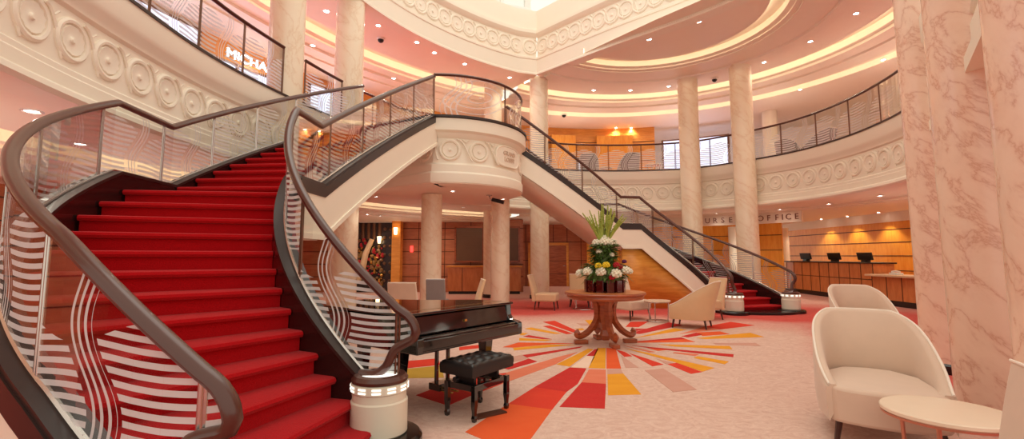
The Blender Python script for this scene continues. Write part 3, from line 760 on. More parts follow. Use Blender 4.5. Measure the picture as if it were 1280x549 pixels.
        loop = [q0, foot+Vector((0, 0, .0)), mid[0]-h*.03, mid[1]-h*.03, mid[2]-h*.03, mid[3]-Vector((0, 0, .03)), t0]
        nv = Vector((-h.y, h.x, 0))*.005; b_ = 0
        cen = sum(loop, Vector())/len(loop)
        def uvf(v): return ((v-q0).dot(h)/.55+.28, (v.z-.3)/.7)
        for sgn, mi in ((1, 0), (-1, 1)):
            for k in range(len(loop)):
                a_, b2 = loop[k], loop[(k+1) % len(loop)]
                i0 = len(m_.v); m_.v += [tuple(a_+nv*sgn), tuple(b2+nv*sgn), tuple(cen+nv*sgn)]; m_.face((i0, i0+1, i0+2), mi, (uvf(a_), uvf(b2), uvf(cen)))
        m_.build('glass_panel', [M['softetch' if mirror else 'etch'], M['glass']], bal, world=True)
        # newel
        nl = bpy.data.objects.new('newel', None); COL.objects.link(nl); nl.parent = root; nl.location = Vector((nw[0], nw[1], 0))-root.location
        m_ = MB(); m_.lathe([(.30, 0), (.30, .05), (.28, .075), (.19, .08)], n=40); m_.build('newel_plinth', M['blackstone'], nl)
        m_ = MB(); m_.lathe([(.185, .08), (.195, .09), (.195, .30), (.185, .31), (.185, .36), (.195, .37), (.195, .42), (.18, .43), (.0, .43)], n=40); m_.build('newel_drum', M['newel'], nl)
        m_ = MB(); m_.lathe([(.19, .43), (.195, .45), (.175, .475), (.14, .48), (.13, .46)], n=40); m_.build('newel_collar', M['rail'], nl)
        m_ = MB(); m_.lathe([(.13, .44), (.12, .465), (.0, .47)], n=32); m_.build('newel_light', M['slot'], nl)
        for k in range(12):
            a0_ = 2*PI*k/12; m_ = MB()
            for z in (.385, .408): m_.lathe([(.1955, z-.0055), (.2, z-.0055), (.2, z+.0055), (.1955, z+.0055)], n=4, a0=a0_, a1=a0_+.3)
            m_.build('light_slot', M['slot'], nl)
    return st, out
LC = (-.708, 5.008); DA = rad(6.19)
angL = lambda i: rad(225.3)-DA*(i-7)
rootL = thing('grand_staircase', 'near curved staircase with red carpet, rising from the bottom left to the upper landing', 'staircase', (LC[0]-2, LC[1], 0))
stL, outL = stairs(rootL, LC, 1.60, 3.06, angL, (-2.28, 5.40), (-3.84, 5.46), (-1.66, 9.45), (-3.1, 9.95), (-.10, 0), (-.28, 0), False, (.45, 1.15),
       (-.93, 3.48), (-1.30, 1.86), '')
RC = (3.40, 10.65)
angR = lambda i: rad(11.5)+rad(6.8)*(i-.6)
rootR = thing('grand_staircase', 'far matching curved staircase with red steps, foot beyond the round table near the reception desk', 'staircase', (RC[0]+1, RC[1]+1, 0))
stR, outR = stairs(rootR, RC, 1.60, 3.05, angR, (2.72, 12.15), (2.5, 13.75), (-.15, 11.5), (-.55, 12.9), (.05, -.12), (.05, -.1), True, (.6, .6),
       (4.98, 10.90), (6.42, 11.2), '')
# black curved plinth under the first steps
for root, c, f, Ri, Ro in ((rootL, LC, angL, 1.5, 3.2), (rootR, RC, angR, 1.45, 3.25)):
    poly = [pol(c, Ri-.1, f(2.2)), pol(c, Ri-.1, f(.6))]+[pol(c, Ri+(Ro-Ri)*k/10, f(.1)-(f(1)-f(0))*(.9*sin(PI*k/10)+.2)) for k in range(11)]+[pol(c, Ro+.1, f(.6)), pol(c, Ro+.1, f(2.2))]
    m_ = MB(); m_.prism(poly, .0, .06); m_.build('plinth', M['blackstone'], root, world=True, smooth=False, bevel=.015)
# orange wood closet wall under the far flight
E_, sg, N = outR[0]; m_ = MB(); seg = [(x, y, z) for x, y, z in E_ if z > .75]; i0 = [i for i, p in enumerate(E_) if p[2] > .75][0]
seg = seg[:48-i0+2]
for k, (x, y, z) in enumerate(seg): m_.v.append((x, y, 0)); m_.v.append((x, y, z-.35))
for k in range(len(seg)-1): m_.face((2*k, 2*k+2, 2*k+3, 2*k+1))
m_.build('under_stair_panel', M['orangewood'], rootR, world=True, solid=.04)

# ================================================================== BACK OF THE LOBBY
t = thing('bar_counter', 'low wooden bar counter with dark kick below the shuttered hatch', 'counter', (-.95, 16.9, 0))
m_ = MB(); m_.box((0, 0, .5), (2.5, .7, .8)); [m_.box((x, -.352, .5), (.02, .01, .8), 0, 1) for x in (-.75, 0, .75)]; m_.build('counter_body', [M['deskwood'], M['groove']], t, smooth=False)
m_ = MB(); m_.box((0, 0, .93), (2.6, .8, .05)); m_.build('counter_top', M['orangewood'], t, smooth=False, bevel=.01)
m_ = MB(); m_.box((0, .03, .06), (2.44, .66, .12)); m_.build('kick_board', M['blackstone'], t, smooth=False)
for x0, w, lab in ((-1.55, .95, 'bronze roller shutter closing the wide wall hatch between the marble columns'), (.02, .42, 'narrow bronze roller shutter at the right end of the panelled wall')):
    t = thing('roller_shutter', lab, 'shutter', (x0, 17.5, 1.12))
    m_ = MB(); m_.box((0, 0, .6), (w, .03, 1.2)); [m_.box((0, -.02, .05+.08*k), (w, .02, .03)) for k in range(15)]; m_.build('slats', M['shutter'], t, smooth=False)
    m_ = MB(); [m_.box((sx*(w/2+.03), -.02, .6), (.06, .08, 1.26)) for sx in (-1, 1)]; m_.box((0, -.02, 1.22), (w+.12, .08, .06)); m_.box((0, -.02, -.02), (w+.12, .08, .05)); m_.build('shutter_frame', M['mahogany'], t, smooth=False)
struct(wall_seg('wall_back_return', (-.5, 17.6), (.35, 17.6), 0, 2.62, M['redwood'], grooves=(.55, 1.0, 2.3), vgr=1))
struct(wall_seg('wall_passage', (.35, 17.6), (.35, 21), 0, 2.62, M['redwood'], grooves=(.55, 1.0, 2.3), vgr=1))
# relief artwork and wooden pillar
t = thing('relief_mural', 'tall carved gold and red relief mural with a pale figure-like ridge at the back left', 'artwork', (-5.0, 17.4, .0))
m_ = MB(); m_.box((0, .05, 1.25), (1.35, .08, 2.5)); m_.build('backboard', M['darkwood'], t, smooth=False)
rnd = random.Random(5); m_ = MB()
for k in range(150):
    x, z = rnd.uniform(-.62, .35), rnd.uniform(.3, 1.9); m_.ball((x, -.01, z), rnd.uniform(.03, .08), 6, 4, rnd.choice((0, 0, 1, 2)), rnd.uniform(.6, 1.6))
m_.tube([(-.55, -.05, .4), (-.35, -.08, .9), (-.25, -.09, 1.4), (-.05, -.07, 1.9)], lambda f: .14-.05*f, 8, 3)
m_.build('carving', [M['artgold'], M['redflower'], M['brass'], M['beige_fab']], t)
m_ = MB()
for zz in range(8):
    for xx in range(7): m_.ball((-.6+xx*.2, -.0, 1.95+zz*.07 if xx < 5 else .1+zz*.31), .06, 8, 5)
m_.build('carved_border', M['shutter'], t)
t = thing('wood_pillar', 'orange wood pillar between the relief mural and the panelled wall', 'pillar', (-4.1, 17.2, 0))
m_ = MB(); m_.box((0, 0, 1.3), (.32, .4, 2.6)); m_.build('shaft', M['orangewood'], t, smooth=False, bevel=.02)
m_ = MB(); m_.box((0, 0, .06), (.36, .44, .12)); m_.build('plinth', M['blackstone'], t, smooth=False)
def sconce(x, y, z, lab):
    t = thing('wall_sconce', lab, 'lamp', (x, y, z)); m_ = MB(); m_.lathe([(.05, 0), (.07, .24)], n=14); m_.build('lamp_shade', M['glow'], t)
    m_ = MB(); m_.box((0, .06, .1), (.04, .1, .14)); m_.build('bracket', M['brass'], t, smooth=False)
sconce(-4.1, 16.9, 2.05, 'glowing wall sconce on the orange wood pillar'); sconce(-4.75, 17.2, 1.75, 'glowing wall sconce in front of the relief mural')
t = tag(MB().box((-3.65, 17.525, 1.55), (.1, .04, .22)).build('call_point', M['exit'], smooth=False, origin=(-3.65, 17.525, 1.55)), 'small red lit call point on the panelled back wall', 'sign')
t = thing('violet_display', 'violet lit display screen seen through the near stair glass at far left', 'screen', (-7.3, 7.6, 0), rad(50))
m_ = MB(); m_.box((0, 0, 1.0), (.7, .04, 1.3)); m_.build('screen', M['purple'], t, smooth=False)
m_ = MB(); m_.box((0, .05, 1.0), (.8, .06, 1.4)); m_.box((0, .1, .15), (.5, .3, .3)); m_.build('casing', M['screen'], t, smooth=False)
# doors
def door(name, x, y, w, h, rz=0, mat='mahogany'):
    o = MB().box((0, 0, h/2), (w, .06, h)).build(name, M[mat], smooth=False); o.location = (x, y, 0); o.rotation_euler = (0, 0, rz); struct(o)
    m_ = MB(); [m_.box((sx*(w/2+.05), 0, h/2), (.1, .12, h)) for sx in (-1, 1)]; m_.box((0, 0, h+.06), (w+.2, .12, .12)); m_.build('door_frame', M['orangewood'], o, smooth=False)
    m_ = MB(); m_.box((w*.4, -.06, h*.5), (.12, .04, .03)); m_.build('door_handle', M['chrome'], o, smooth=False)
    m_ = MB(); [m_.box((0, -.032, z), (w, .008, .02)) for z in (h*.3, h*.62)]; m_.build('door_groove', M['groove'], o, smooth=False)
door('door_1', 1.9, 20.9, .9, 1.75); door('door_2', .95, 20.9, .3, 1.75, 0, 'yellowwood'); door('door_3', 4.9, 19.95, .62, 1.75, rad(-8), 'orangewood')
# white lit pillars near the reception
def pillar(x, y, r, z0, z1, lab):
    t = thing('round_pillar', lab, 'pillar', (x, y, z0)); m_ = MB(); m_.lathe([(r, 0), (r, z1-z0)], n=24); m_.build('shaft', M['plaster'], t)
    m_ = MB(); m_.lathe([(r+.02, 0), (r+.02, .1)], n=24); m_.build('base_ring', M['lip'], t)
pillar(8.25, 17.6, .3, 0, 2.36, 'white round pillar behind the far staircase, left of the tall column'); pillar(10.35, 18.5, .27, 0, 2.36, 'white round pillar at the left end of the reception desk')
pillar(9.5, 17.3, .25, 4.1, 6.6, 'round cream pillar on the upper right deck')
# reception desk
t = thing('reception_desk', 'long panelled wooden reception desk with dark top below the orange wall', 'desk', (10.3, 15.5, 0))
m_ = MB(); m_.box((0, 0, .62), (.6, 4.2, .94)); m_.box((-.302, 0, .64), (.012, 4.2, .02), 0, 1)
for k in range(10): m_.box((-.302, -2.1+4.2*k/9, .62), (.012, .02, .94), 0, 1)
m_.build('desk_front', [M['deskwood'], M['groove']], t, smooth=False)
m_ = MB(); m_.box((0, 0, 1.1), (.7, 4.3, .04)); m_.build('desk_top', M['screen'], t, smooth=False, bevel=.01)
m_ = MB(); m_.box((.02, 0, .075), (.56, 4.16, .15)); m_.build('kick_board', M['blackstone'], t, smooth=False)
t = thing('side_desk', 'lower wooden desk with pale wood top at the near end of the reception', 'desk', (10.15, 12.0, 0))
m_ = MB(); m_.box((0, 0, .45), (.6, 2.5, .6)); [m_.box((-.302, -1.25+2.5*k/5, .45), (.012, .02, .6), 0, 1) for k in range(6)]; m_.build('desk_front', [M['deskwood'], M['groove']], t, smooth=False)
m_ = MB(); m_.box((-.05, 0, .78), (.8, 2.66, .05)); m_.build('desk_top', M['beige_fab'], t, smooth=False, bevel=.01)
m_ = MB(); m_.box((.02, 0, .075), (.56, 2.46, .15)); m_.build('kick_board', M['blackstone'], t, smooth=False)
for y, lab in ((17.0, 'black monitor at the far left end of the reception desk'), (15.5, 'black monitor in the middle of the reception desk'), (14.15, 'black monitor at the near end of the reception desk')):
    t = thing('monitor', lab, 'monitor', (10.35, y, 1.12)); m_ = MB(); m_.box((0, 0, .17), (.05, .58, .22), 0, 0, 0, rad(-12)); m_.build('casing', M['screen'], t, smooth=False, bevel=.01)
    m_ = MB(); m_.box((.02, 0, .03), (.14, .2, .06)); m_.build('stand', M['screen'], t, smooth=False)
t = thing('desk_phone', 'small white telephone on the lower side desk', 'telephone', (10.0, 12.6, .805)); m_ = MB(); m_.box((0, 0, .03), (.16, .3, .06)); m_.build('body', M['white'], t, smooth=False, bevel=.015)
m_ = MB(); m_.tube([(0, -.13, .08), (0, 0, .1), (0, .13, .08)], .025, 8); m_.build('handset', M['white'], t)

# ================================================================== FURNITURE
def legs4(t, pts, z, r0, r1, mat, splay=.03):
    for x, y in pts:
        m_ = MB(); m_.tube([(x+math.copysign(splay, x), y+math.copysign(splay, y), 0), (x, y, z)], lambda f: r1+(r0-r1)*f, 8); m_.build('leg', M[mat], t)
def scoop(lab, loc, rz, fab='cream_fab', grp=None, s=1.0):
    t = thing('scoop_armchair', lab, 'armchair', loc, rz, grp)
    P = catmull([(-.31, -.33), (-.34, -.08), (-.31, .18), (-.18, .33), (0, .37), (.18, .33), (.31, .18), (.34, -.08), (.31, -.33)], .03)
    S = arclen(P); N = normals(P, 1); m_ = MB(); tops = []
    sec = 10
    for p, n, s_ in zip(P, N, S):
        u = abs(2*s_/S[-1]-1); k = max(0, min(1, (u-.24)/.76)); k = .55*k*k*(3-2*k)+.45*k; zt = .84-.43*k; rec = .14*(1-k)
        th = .055
        def at(off, z):
            l = max(0, (z-.38)/.46); fl = .02*l
            return (p[0]*(1+fl)+n[0]*off, p[1]+n[1]*off+rec*l, z)
        prof = [at(0, .16), at(.012, .28), at(.012, .38), at(.008, (.38+zt)/2), at(0, zt-.02), at(-.012, zt), at(-th+.012, zt), at(-th, zt-.02), at(-th-.01, (.38+zt)/2), at(-th-.005, .30)]
        # outer side is to the left of the walking direction
        m_.v += prof; tops.append(at(-.006, zt+.002))
    for i in range(len(P)-1):
        for j in range(sec): jj = (j+1) % sec; m_.face((i*sec+j, (i+1)*sec+j, (i+1)*sec+jj, i*sec+jj))
    m_.face(range(sec)); m_.face([(len(P)-1)*sec+j for j in range(sec)][::-1])
    m_.build('backrest', M[fab], t, ang=60)
    m_ = MB(); m_.tube(tops, .008, 6); m_.build('piping', M['piping'], t)
    seat = [(-.29, -.335), (-.15, -.385), (0, -.40), (.15, -.385), (.29, -.335)]; seat = catmull([(-.30, -.27)]+seat+[(.30, -.27)], .05)+[(.27, .12), (.15, .28), (0, .31), (-.15, .28), (-.27, .12)]
    m_ = MB(); m_.prism(seat, .16, .40); m_.build('seat', M[fab], t, bevel=.025)
    legs4(t, [(-.25, -.27), (.25, -.27), (-.22, .25), (.22, .25)], .17, .022, .014, 'legwood'); return t
def slipper(lab, loc, rz, fab='beige_fab', grp=None, legm='legwood', w=.5, h=.84):
    t = thing('slipper_chair', lab, 'chair', loc, rz, grp); m_ = MB(); m_.box((0, -.04, .30), (w, .52, .2)); m_.build('seat', M[fab], t, bevel=.04)
    m_ = MB(); n = 8
    for k in range(n+1):
        f = k/n; z = .2+f*(h-.2); y = .2+.16*f**1.4; ww = (w/2)*(1-.06*f)
        th = .09-.035*f; m_.v += [(-ww, y, z), (ww, y, z), (ww, y+th, z), (-ww, y+th, z)]
    for k in range(n):
        for j in range(4): jj = (j+1) % 4; m_.face((k*4+j, k*4+jj, (k+1)*4+jj, (k+1)*4+j))
    m_.face((3, 2, 1, 0)); m_.face([n*4+j for j in range(4)]); m_.build('backrest', M[fab], t, bevel=.02)
    m_ = MB(); ww = w/2*.94; m_.tube([(-ww, .36, h), (ww, .36, h)], .008, 6); m_.build('piping', M['piping'], t)
    legs4(t, [(-w*.42, -.24), (w*.42, -.24), (-w*.42, .2), (w*.42, .2)], .21, .02, .013, legm); return t
def oval_table(lab, loc, rx, ry, h, rz=0, n=3, metal='copper', ring=False):
    t = thing('coffee_table', lab, 'table', loc, rz); m_ = MB(); m_.lathe([(.97, h-.03), (1.0, h-.022), (1.0, h-.006), (.985, h)], n=48, sx=rx, sy=ry); m_.build('tabletop', M['stone_top'], t)
    m_ = MB(); m_.lathe([(.985, h-.042), (.985, h-.03)], n=48, sx=rx, sy=ry); m_.build('apron_ring', M[metal], t)
    for k in range(n):
        a = 2*PI*k/n+.6+PI/2; m_ = MB(); m_.tube([(rx*.82*cos(a), ry*.82*sin(a), 0.01), (rx*.88*cos(a), ry*.88*sin(a), h-.03)], .012, 8); m_.build('leg', M[metal], t)
    m_ = MB(); m_.tube([(rx*.82*cos(2*PI*k/32), ry*.82*sin(2*PI*k/32), .015) for k in range(32)], .01, 6, closed=True); m_.build('base_hoop', M[metal], t)
    return t
scoop('large cream scoop armchair in the right foreground, beside the oval table', (2.70, 3.67, 0), rad(-27)).scale = (1.1, 1.25, 1.0)
scoop('cream scoop armchair half hidden behind the foreground armchair', (5.15, 7.15, 0), rad(-18)).scale = (1.1, 1.2, 1.0)
slipper('cream armless chair at the bottom right corner, its tall back seen from the side', (2.04, 2.21, 0), rad(-117), 'cream_fab').scale = (.9, .6, .97)
oval_table('cream oval coffee table in the bottom right corner', (2.49, 2.85, 0), .31, .29, .42, rad(-22))
oval_table('small cream coffee table beside the half hidden armchair and the rosy column', (4.85, 6.2, 0), .3, .22, .42)
slipper('beige armless chair seen from the side, at the foot of a far column', (.82, 11.9, 0), rad(75))
slipper('beige straight-backed chair left of the flowers, facing away', (1.75, 12.6, 0), rad(170), 'beige_fab')
oval_table('small glass-grey side table before the straight-backed beige chair', (1.75, 11.9, 0), .32, .32, .4, 0, 4, 'chrome')
slipper('beige chair directly right of the round table, facing the small table', (2.47, 10.15, 0), rad(32), 'cream_fab', w=.62, h=.86)
scoop('beige armchair with rounded back turned to the viewer, near the far staircase foot', (3.32, 8.98, 0), rad(-122), 'beige_fab')
slipper('beige high-backed chair partly hidden behind the rounded armchair by the far stair', (4.0, 10.1, 0), rad(-70), 'beige_fab')
oval_table('cream coffee table between the beige armchairs under the far staircase', (2.9, 9.72, 0), .26, .22, .42, 0, 3, 'chrome')
slipper('pale chair with low wide back behind the piano, nearest the near staircase', (-1.95, 9.1, 0), rad(175), 'cream_fab', w=.56, h=.82)
slipper('grey-beige upright chair behind the piano, right of the pale column', (-1.52, 10.0, 0), rad(180), 'grey_fab', w=.4)
slipper('beige chair with sharply slanting back behind the piano', (-.95, 9.6, 0), rad(-80), 'beige_fab')
# upper deck furniture
def upper(lab, px, Y, rz, s=1.0, fab='grey_fab'): return scoop(lab, ((px-640)/600*Y, Y, 4.105), rz, fab)
upper('grey tub armchair on the far upper deck, left one behind the glass', 738, 17.3, rad(165)); upper('grey tub armchair on the far upper deck, right one behind the glass', 788, 17.2, rad(190))
upper('lilac-grey armchair on the upper deck just right of the tall columns', 993, 15.1, rad(120)); upper('grey armchair on the upper right deck, second from the tall columns', 1030, 13.9, rad(200)); 
t = slipper('beige chair on the upper right deck between two grey ones', (9.75, 14.5, 4.105), rad(120), 'orangewood' if 0 else 'beige_fab')
oval_table('small round table between the two grey armchairs on the far upper deck', (3.45, 17.4, 4.105), .22, .22, .42, 0, 3, 'chrome')
oval_table('small round table right of the grey armchairs on the far upper deck', (5.0, 16.8, 4.105), .28, .28, .42, 0, 3, 'chrome')

# ---- round lobby table
t = thing('round_table', 'round mahogany pedestal table with scrolled legs at the centre of the sunburst', 'table', (1.4, 7.33, 0))
m_ = MB(); m_.lathe([(.40, .655), (.56, .665), (.575, .69), (.57, .715), (.60, .73), (.605, .748), (.59, .762), (0, .762)], n=56); m_.build('tabletop', M['mahogany'], t)
m_ = MB(); m_.lathe([(.46, .7625), (.595, .7625), (.595, .7635), (.46, .7635)], n=56); m_.build('inlaid_border', M['deskwood'], t)
m_ = MB(); m_.lathe([(.06, .05), (.09, .12), (.07, .2), (.1, .3), (.13, .42), (.12, .56), (.18, .64), (.3, .66)], n=8); m_.build('pedestal', M['mahogany'], t, ang=20)
for k in range(4):
    a = rad(-82+90*k); d = Vector((cos(a), sin(a), 0)); pts = catmull([tuple(d*r+Vector((0, 0, z))) for r, z in ((.15, .64), (.12, .5), (.14, .34), (.24, .2), (.36, .12), (.43, .12), (.45, .165), (.41, .185))], .02)
    m_ = MB(); m_.tube(pts, lambda f: .055-.012*f, 4, flat=1.0); m_.build('leg', M['mahogany'], t, ang=20)
    m_ = MB(); m_.box(tuple(d*.38+Vector((0, 0, .03))), (.2, .1, .06), a); m_.build('foot_block', M['mahogany'], t, smooth=False, bevel=.012)
# ---- flower arrangement
t = thing('flower_arrangement', 'tall tiered arrangement of white hydrangeas and green spikes in red glass on the round table', 'flowers', (1.4, 7.33, .7635))
rnd = random.Random(11)
for k in range(12):
    a = 2*PI*k/12+.1; c = (.25*cos(a), .25*sin(a)); m_ = MB(); m_.box((c[0], c[1], .09), (.105, .105, .18), a); m_.build('vase', M['redglass'], t, smooth=False, bevel=.006)
def leaf(m_, base, dirv, L, wd, m=0):
    d = Vector(dirv).normalized(); s_ = d.cross(Vector((0, 0, 1))).normalized()*wd; b = Vector(base); mid = b+d*L*.5+Vector((0, 0, L*.10)); tip = b+d*L-Vector((0, 0, L*.12)); i = len(m_.v)
    up = Vector((0, 0, wd*.35)); m_.v += [tuple(b), tuple(mid+s_), tuple(tip), tuple(mid-s_), tuple(mid-up)]; m_.f += [(i, i+1, i+4), (i+1, i+2, i+4), (i+2, i+3, i+4), (i+3, i, i+4)]; m_.m += [m]*4
m_ = MB()
for k in range(620):
    a = rnd.uniform(0, 2*PI); z = rnd.uniform(.17, .72); R_ = (.30 if z < .4 else .18)*rnd.uniform(.6, 1); L = rnd.uniform(.09, .2)*(1.15 if z < .4 else .8)
    leaf(m_, (R_*cos(a)*.8, R_*sin(a)*.8, z), (cos(a+rnd.uniform(-.5, .5)), sin(a+rnd.uniform(-.5, .5)), rnd.uniform(-.4, .5)), L, rnd.uniform(.015, .035))
m_.lathe([(.26, .15), (.27, .3), (.15, .42), (.12, .7), (.0, .74)], n=16); m_.build('foliage', M['leaf'], t, smooth=False)
def bloom(c, r, mat, n=26):
    m_ = MB(); m_.ball(c, r*.82, 10, 7, 0, .85, .08)
    for k in range(n):
        ph = math.acos(1-1.6*(k+.5)/n); a = 2.4*k; m_.ball((c[0]+r*sin(ph)*cos(a)*.86, c[1]+r*sin(ph)*sin(a)*.86, c[2]+r*cos(ph)*.76), r*.26, 6, 4)
    m_.build('flower_head', M[mat], t)
for a, R_, z, r, mt_ in ((-110, .30, .30, .075, 'hydrangea'), (-68, .30, .27, .085, 'hydrangea'), (-150, .32, .30, .07, 'hydrangea'), (-35, .34, .32, .07, 'hydrangea'), (-10, .36, .30, .06, 'hydrangea'), (175, .36, .27, .07, 'hydrangea'),
    (-95, .28, .40, .055, 'yellowflower'), (-118, .29, .39, .05, 'yellowflower'), (-60, .27, .40, .05, 'redflower'), (-45, .28, .37, .04, 'redflower'), (-20, .3, .45, .035, 'purpleflower'), (-80, .30, .22, .045, 'redflower'), (20, .3, .3, .07, 'hydrangea'), (90, .3, .3, .08, 'hydrangea'), (140, .3, .3, .07, 'hydrangea'),
    (-130, .15, .60, .045, 'hydrangea'), (-60, .17, .55, .04, 'hydrangea'),
    (-100, .13, .74, .07, 'hydrangea'), (-50, .13, .74, .065, 'hydrangea'), (-160, .13, .73, .065, 'hydrangea'), (0, .14, .73, .065, 'hydrangea'), (90, .12, .74, .07, 'hydrangea'), (-75, .04, .80, .06, 'hydrangea')):
    bloom((R_*cos(rad(a)), R_*sin(rad(a)), z), r, mt_)
for k in range(26):
    a = rnd.uniform(0, 2*PI); R_ = rnd.uniform(.05, .36); h_ = 1.33-R_*.55+rnd.uniform(-.12, .04); b = Vector((.06*cos(a), .06*sin(a), .76)); e = Vector((R_*cos(a), R_*sin(a), h_)); m_ = MB()
    pts = [b+(e-b)*f+Vector((0, 0, .02*sin(f*PI))) for f in (0, .3, .6, .85, 1)]; m_.tube(pts, lambda f: .016-.008*f, 5)
    for q in range(14): f = .25+.74*q/14; p = b+(e-b)*f; leaf(m_, p, (cos(q*2.4), sin(q*2.4), 1.6), .085*(1.15-f), .016)
    m_.build('green_spike', M['paleleaf'], t, smooth=False)

# ---- grand piano
t = thing('grand_piano', 'black lacquered grand piano with closed lid inside the curve of the near staircase', 'piano', (-.74, 3.76, 0), rad(51.9))
curve = catmull([(1.33, .30), (1.32, .48), (1.12, .72), (.94, .92), (.82, 1.16), (.70, 1.4), (.48, 1.52), (.22, 1.5), (.03, 1.38), (0, 1.2)], .05)
m_ = MB(); m_.prism([(0, .26), (1.33, .26)]+curve, .54, .81); m_.build('case', M['piano'], t, ang=30, bevel=.008)
lid = [(-.015, .24), (1.345, .24)]+[(x+(.015 if x > .7 else -.01), y+.012) for x, y in curve]
m_ = MB(); m_.prism(lid, .82, .842); m_.build('lid', M['piano'], t, ang=30, bevel=.006)
m_ = MB(); m_.box((.665, .05+.2, .831), (1.35, .012, .024)); m_.build('lid_hinge', M['brass'], t, smooth=False)
m_ = MB(); m_.box((.665, .17, .831), (1.36, .14, .022)); m_.build('front_lid', M['piano'], t, smooth=False, bevel=.006)
m_ = MB(); m_.box((.665, .16, .58), (1.33, .36, .08)); m_.build('key_bed', M['piano'], t, smooth=False, bevel=.01)
for x in (.035, 1.295):
    prof = [(-.02, .54), (-.025, .60), (-.02, .655), (.02, .67), (.08, .68), (.11, .72), (.12, .82), (.3, .82), (.3, .54)]; m_ = MB()
    for sx in (-.035, .035): m_.v += [(x+sx, y, z) for y, z in prof]
    n = len(prof); m_.face(range(n)[::-1]); m_.face([n+j for j in range(n)]); [m_.face((j, (j+1) % n, n+(j+1) % n, n+j)) for j in range(n)]; m_.build('cheek', M['piano'], t, smooth=False, bevel=.006)
m_ = MB(); m_.box((.665, .13, .735), (1.24, .03, .15), 0, 0, rad(-14)); m_.build('fallboard', M['piano'], t, smooth=False, bevel=.008)
m_ = MB(); m_.box((.665, .06, .645), (1.24, .12, .03)); m_.build('key_cover', M['piano'], t, smooth=False, bevel=.01)
m_ = MB(); m_.box((.665, -.01, .60), (1.24, .025, .085)); m_.build('key_slip', M['piano'], t, smooth=False, bevel=.008)
m_ = MB(); m_.box((.665, .105, .73), (.03, .01, .02)); m_.build('lock', M['brass'], t, smooth=False)
for x, y in ((.13, .34), (1.2, .34), (.42, 1.25)):
    m_ = MB(); m_.lathe([(.05, .06), (.052, .2), (.075, .46), (.085, .54)], n=4, a0=PI/4, a1=2*PI+PI/4); o = m_.build('leg', M['piano'], t, smooth=False, bevel=.006); o.location = (x, y, 0)
    m_ = MB(); m_.lathe([(.02, 0), (.03, .03), (.03, .06)], n=12); m_.build('caster', M['brass'], o)
m_ = MB(); [m_.box((x, .40, .33), (.03, .03, .42)) for x in (.6, .74)]; m_.box((.67, .38, .13), (.24, .14, .06)); m_.box((.67, .40, .5), (.2, .06, .08)); m_.build('pedal_lyre', M['piano'], t, smooth=False, bevel=.005)
for x in (.6, .67, .74): m_ = MB(); m_.box((x, .26, .1), (.028, .13, .012)); m_.build('pedal', M['brass'], t, smooth=False, bevel=.004)
# ---- piano bench
t = thing('piano_bench', 'black tufted leather piano bench standing in front of the piano', 'bench', (-.29, 4.16, 0), rad(54))
m_ = MB(); nx, ny = 40, 26; Lx, Ly = .54, .35
for s_, z0 in ((1, 0),):
    for i in range(nx+1):
        for j in range(ny+1):
            u, v = i/nx, j/ny; x, y = (u-.5)*Lx, (v-.5)*Ly; e = min(u, 1-u, (v*Ly/Lx), (1-v)*Ly/Lx)*Lx; rz_ = .02*min(1, e/.03)**.5
            bx, by = (u*5) % 1-.5, (v*3) % 1-.5; dd = math.hypot(bx, by); tuft = -.02*math.exp(-dd*dd*18)+.008*(abs(bx)*abs(by))*4
            inn = 1 if .03 < u < .97 and .04 < v < .96 else 0; m_.v.append((x, y, .435+rz_+tuft*inn))
for i in range(nx):
    for j in range(ny): a = i*(ny+1)+j; m_.face((a, a+ny+1, a+ny+2, a+1))
b = len(m_.v); rim = [i*(ny+1) for i in range(nx+1)]+[nx*(ny+1)+j for j in range(1, ny+1)]+[i*(ny+1)+ny for i in range(nx-1, -1, -1)]+[j for j in range(ny-1, 0, -1)]
for k in rim: x, y, z = m_.v[k]; m_.v.append((x*1.02, y*1.02, .41))
for k in rim: x, y, z = m_.v[k]; m_.v.append((x, y, .35))
n = len(rim)
for k in range(n): j = (k+1) % n; m_.face((rim[j], rim[k], b+k, b+j)); m_.face((b+j, b+k, b+n+k, b+n+j))
m_.face([b+n+k for k in range(n)]); m_.build('cushion', M['leather'], t, ang=50)
m_ = MB(); [m_.box((0, y, .25), (.40, .025, .05)) for y in (-.135, .135)]; [m_.box((x, 0, .25), (.025, .28, .05)) for x in (-.2, .2)]; m_.build('seat_rail', M['piano'], t, smooth=False, bevel=.004)
for x in (-.15, .15): m_ = MB(); m_.box((x, 0, .31), (.03, .2, .09)); m_.build('lift_mechanism', M['screen'], t, smooth=False)
for x in (-.21, .21):
    for y in (-.145, .145): m_ = MB(); m_.lathe([(.02, 0), (.026, .03), (.02, .05), (.022, .08), (.028, .12), (.028, .28)], n=4, a0=PI/4, a1=2*PI+PI/4); o = m_.build('leg', M['piano'], t, smooth=False, bevel=.003); o.location = (x, y, 0)
for x in (-.285, .285): m_ = MB(); m_.tube([(x*.9, 0, .32), (x, 0, .32)], .022, 12); m_.build('knob', M['screen'], t)

# floor box beside the bench
x, y = atz(612, 519); t = MB().box((x, y, .008), (.28, .10, .012), rad(35)).build('floor_hatch', M['groove'], smooth=False, origin=(x, y, 0)); tag(t, 'small metal floor hatch in the carpet beside the piano bench', 'hatch')
# security camera under the landing
x, y = atz(622, 246, 2.7); t = thing('security_camera', 'black and chrome security camera under the front of the landing', 'camera', (x-.05, y, 2.55))
m_ = MB(); m_.tube([(-.15, 0, .17), (-.12, -.05, .08), (0, -.05, .05)], .02, 8); m_.lathe([(.07, .17), (.07, .2)], (-.15, 0), 14); m_.build('bracket', M['chrome'], t)
m_ = MB(); m_.tube([(-.08, -.05, .08), (.2, -.1, .0)], .045, 12); m_.build('barrel', M['screen'], t)

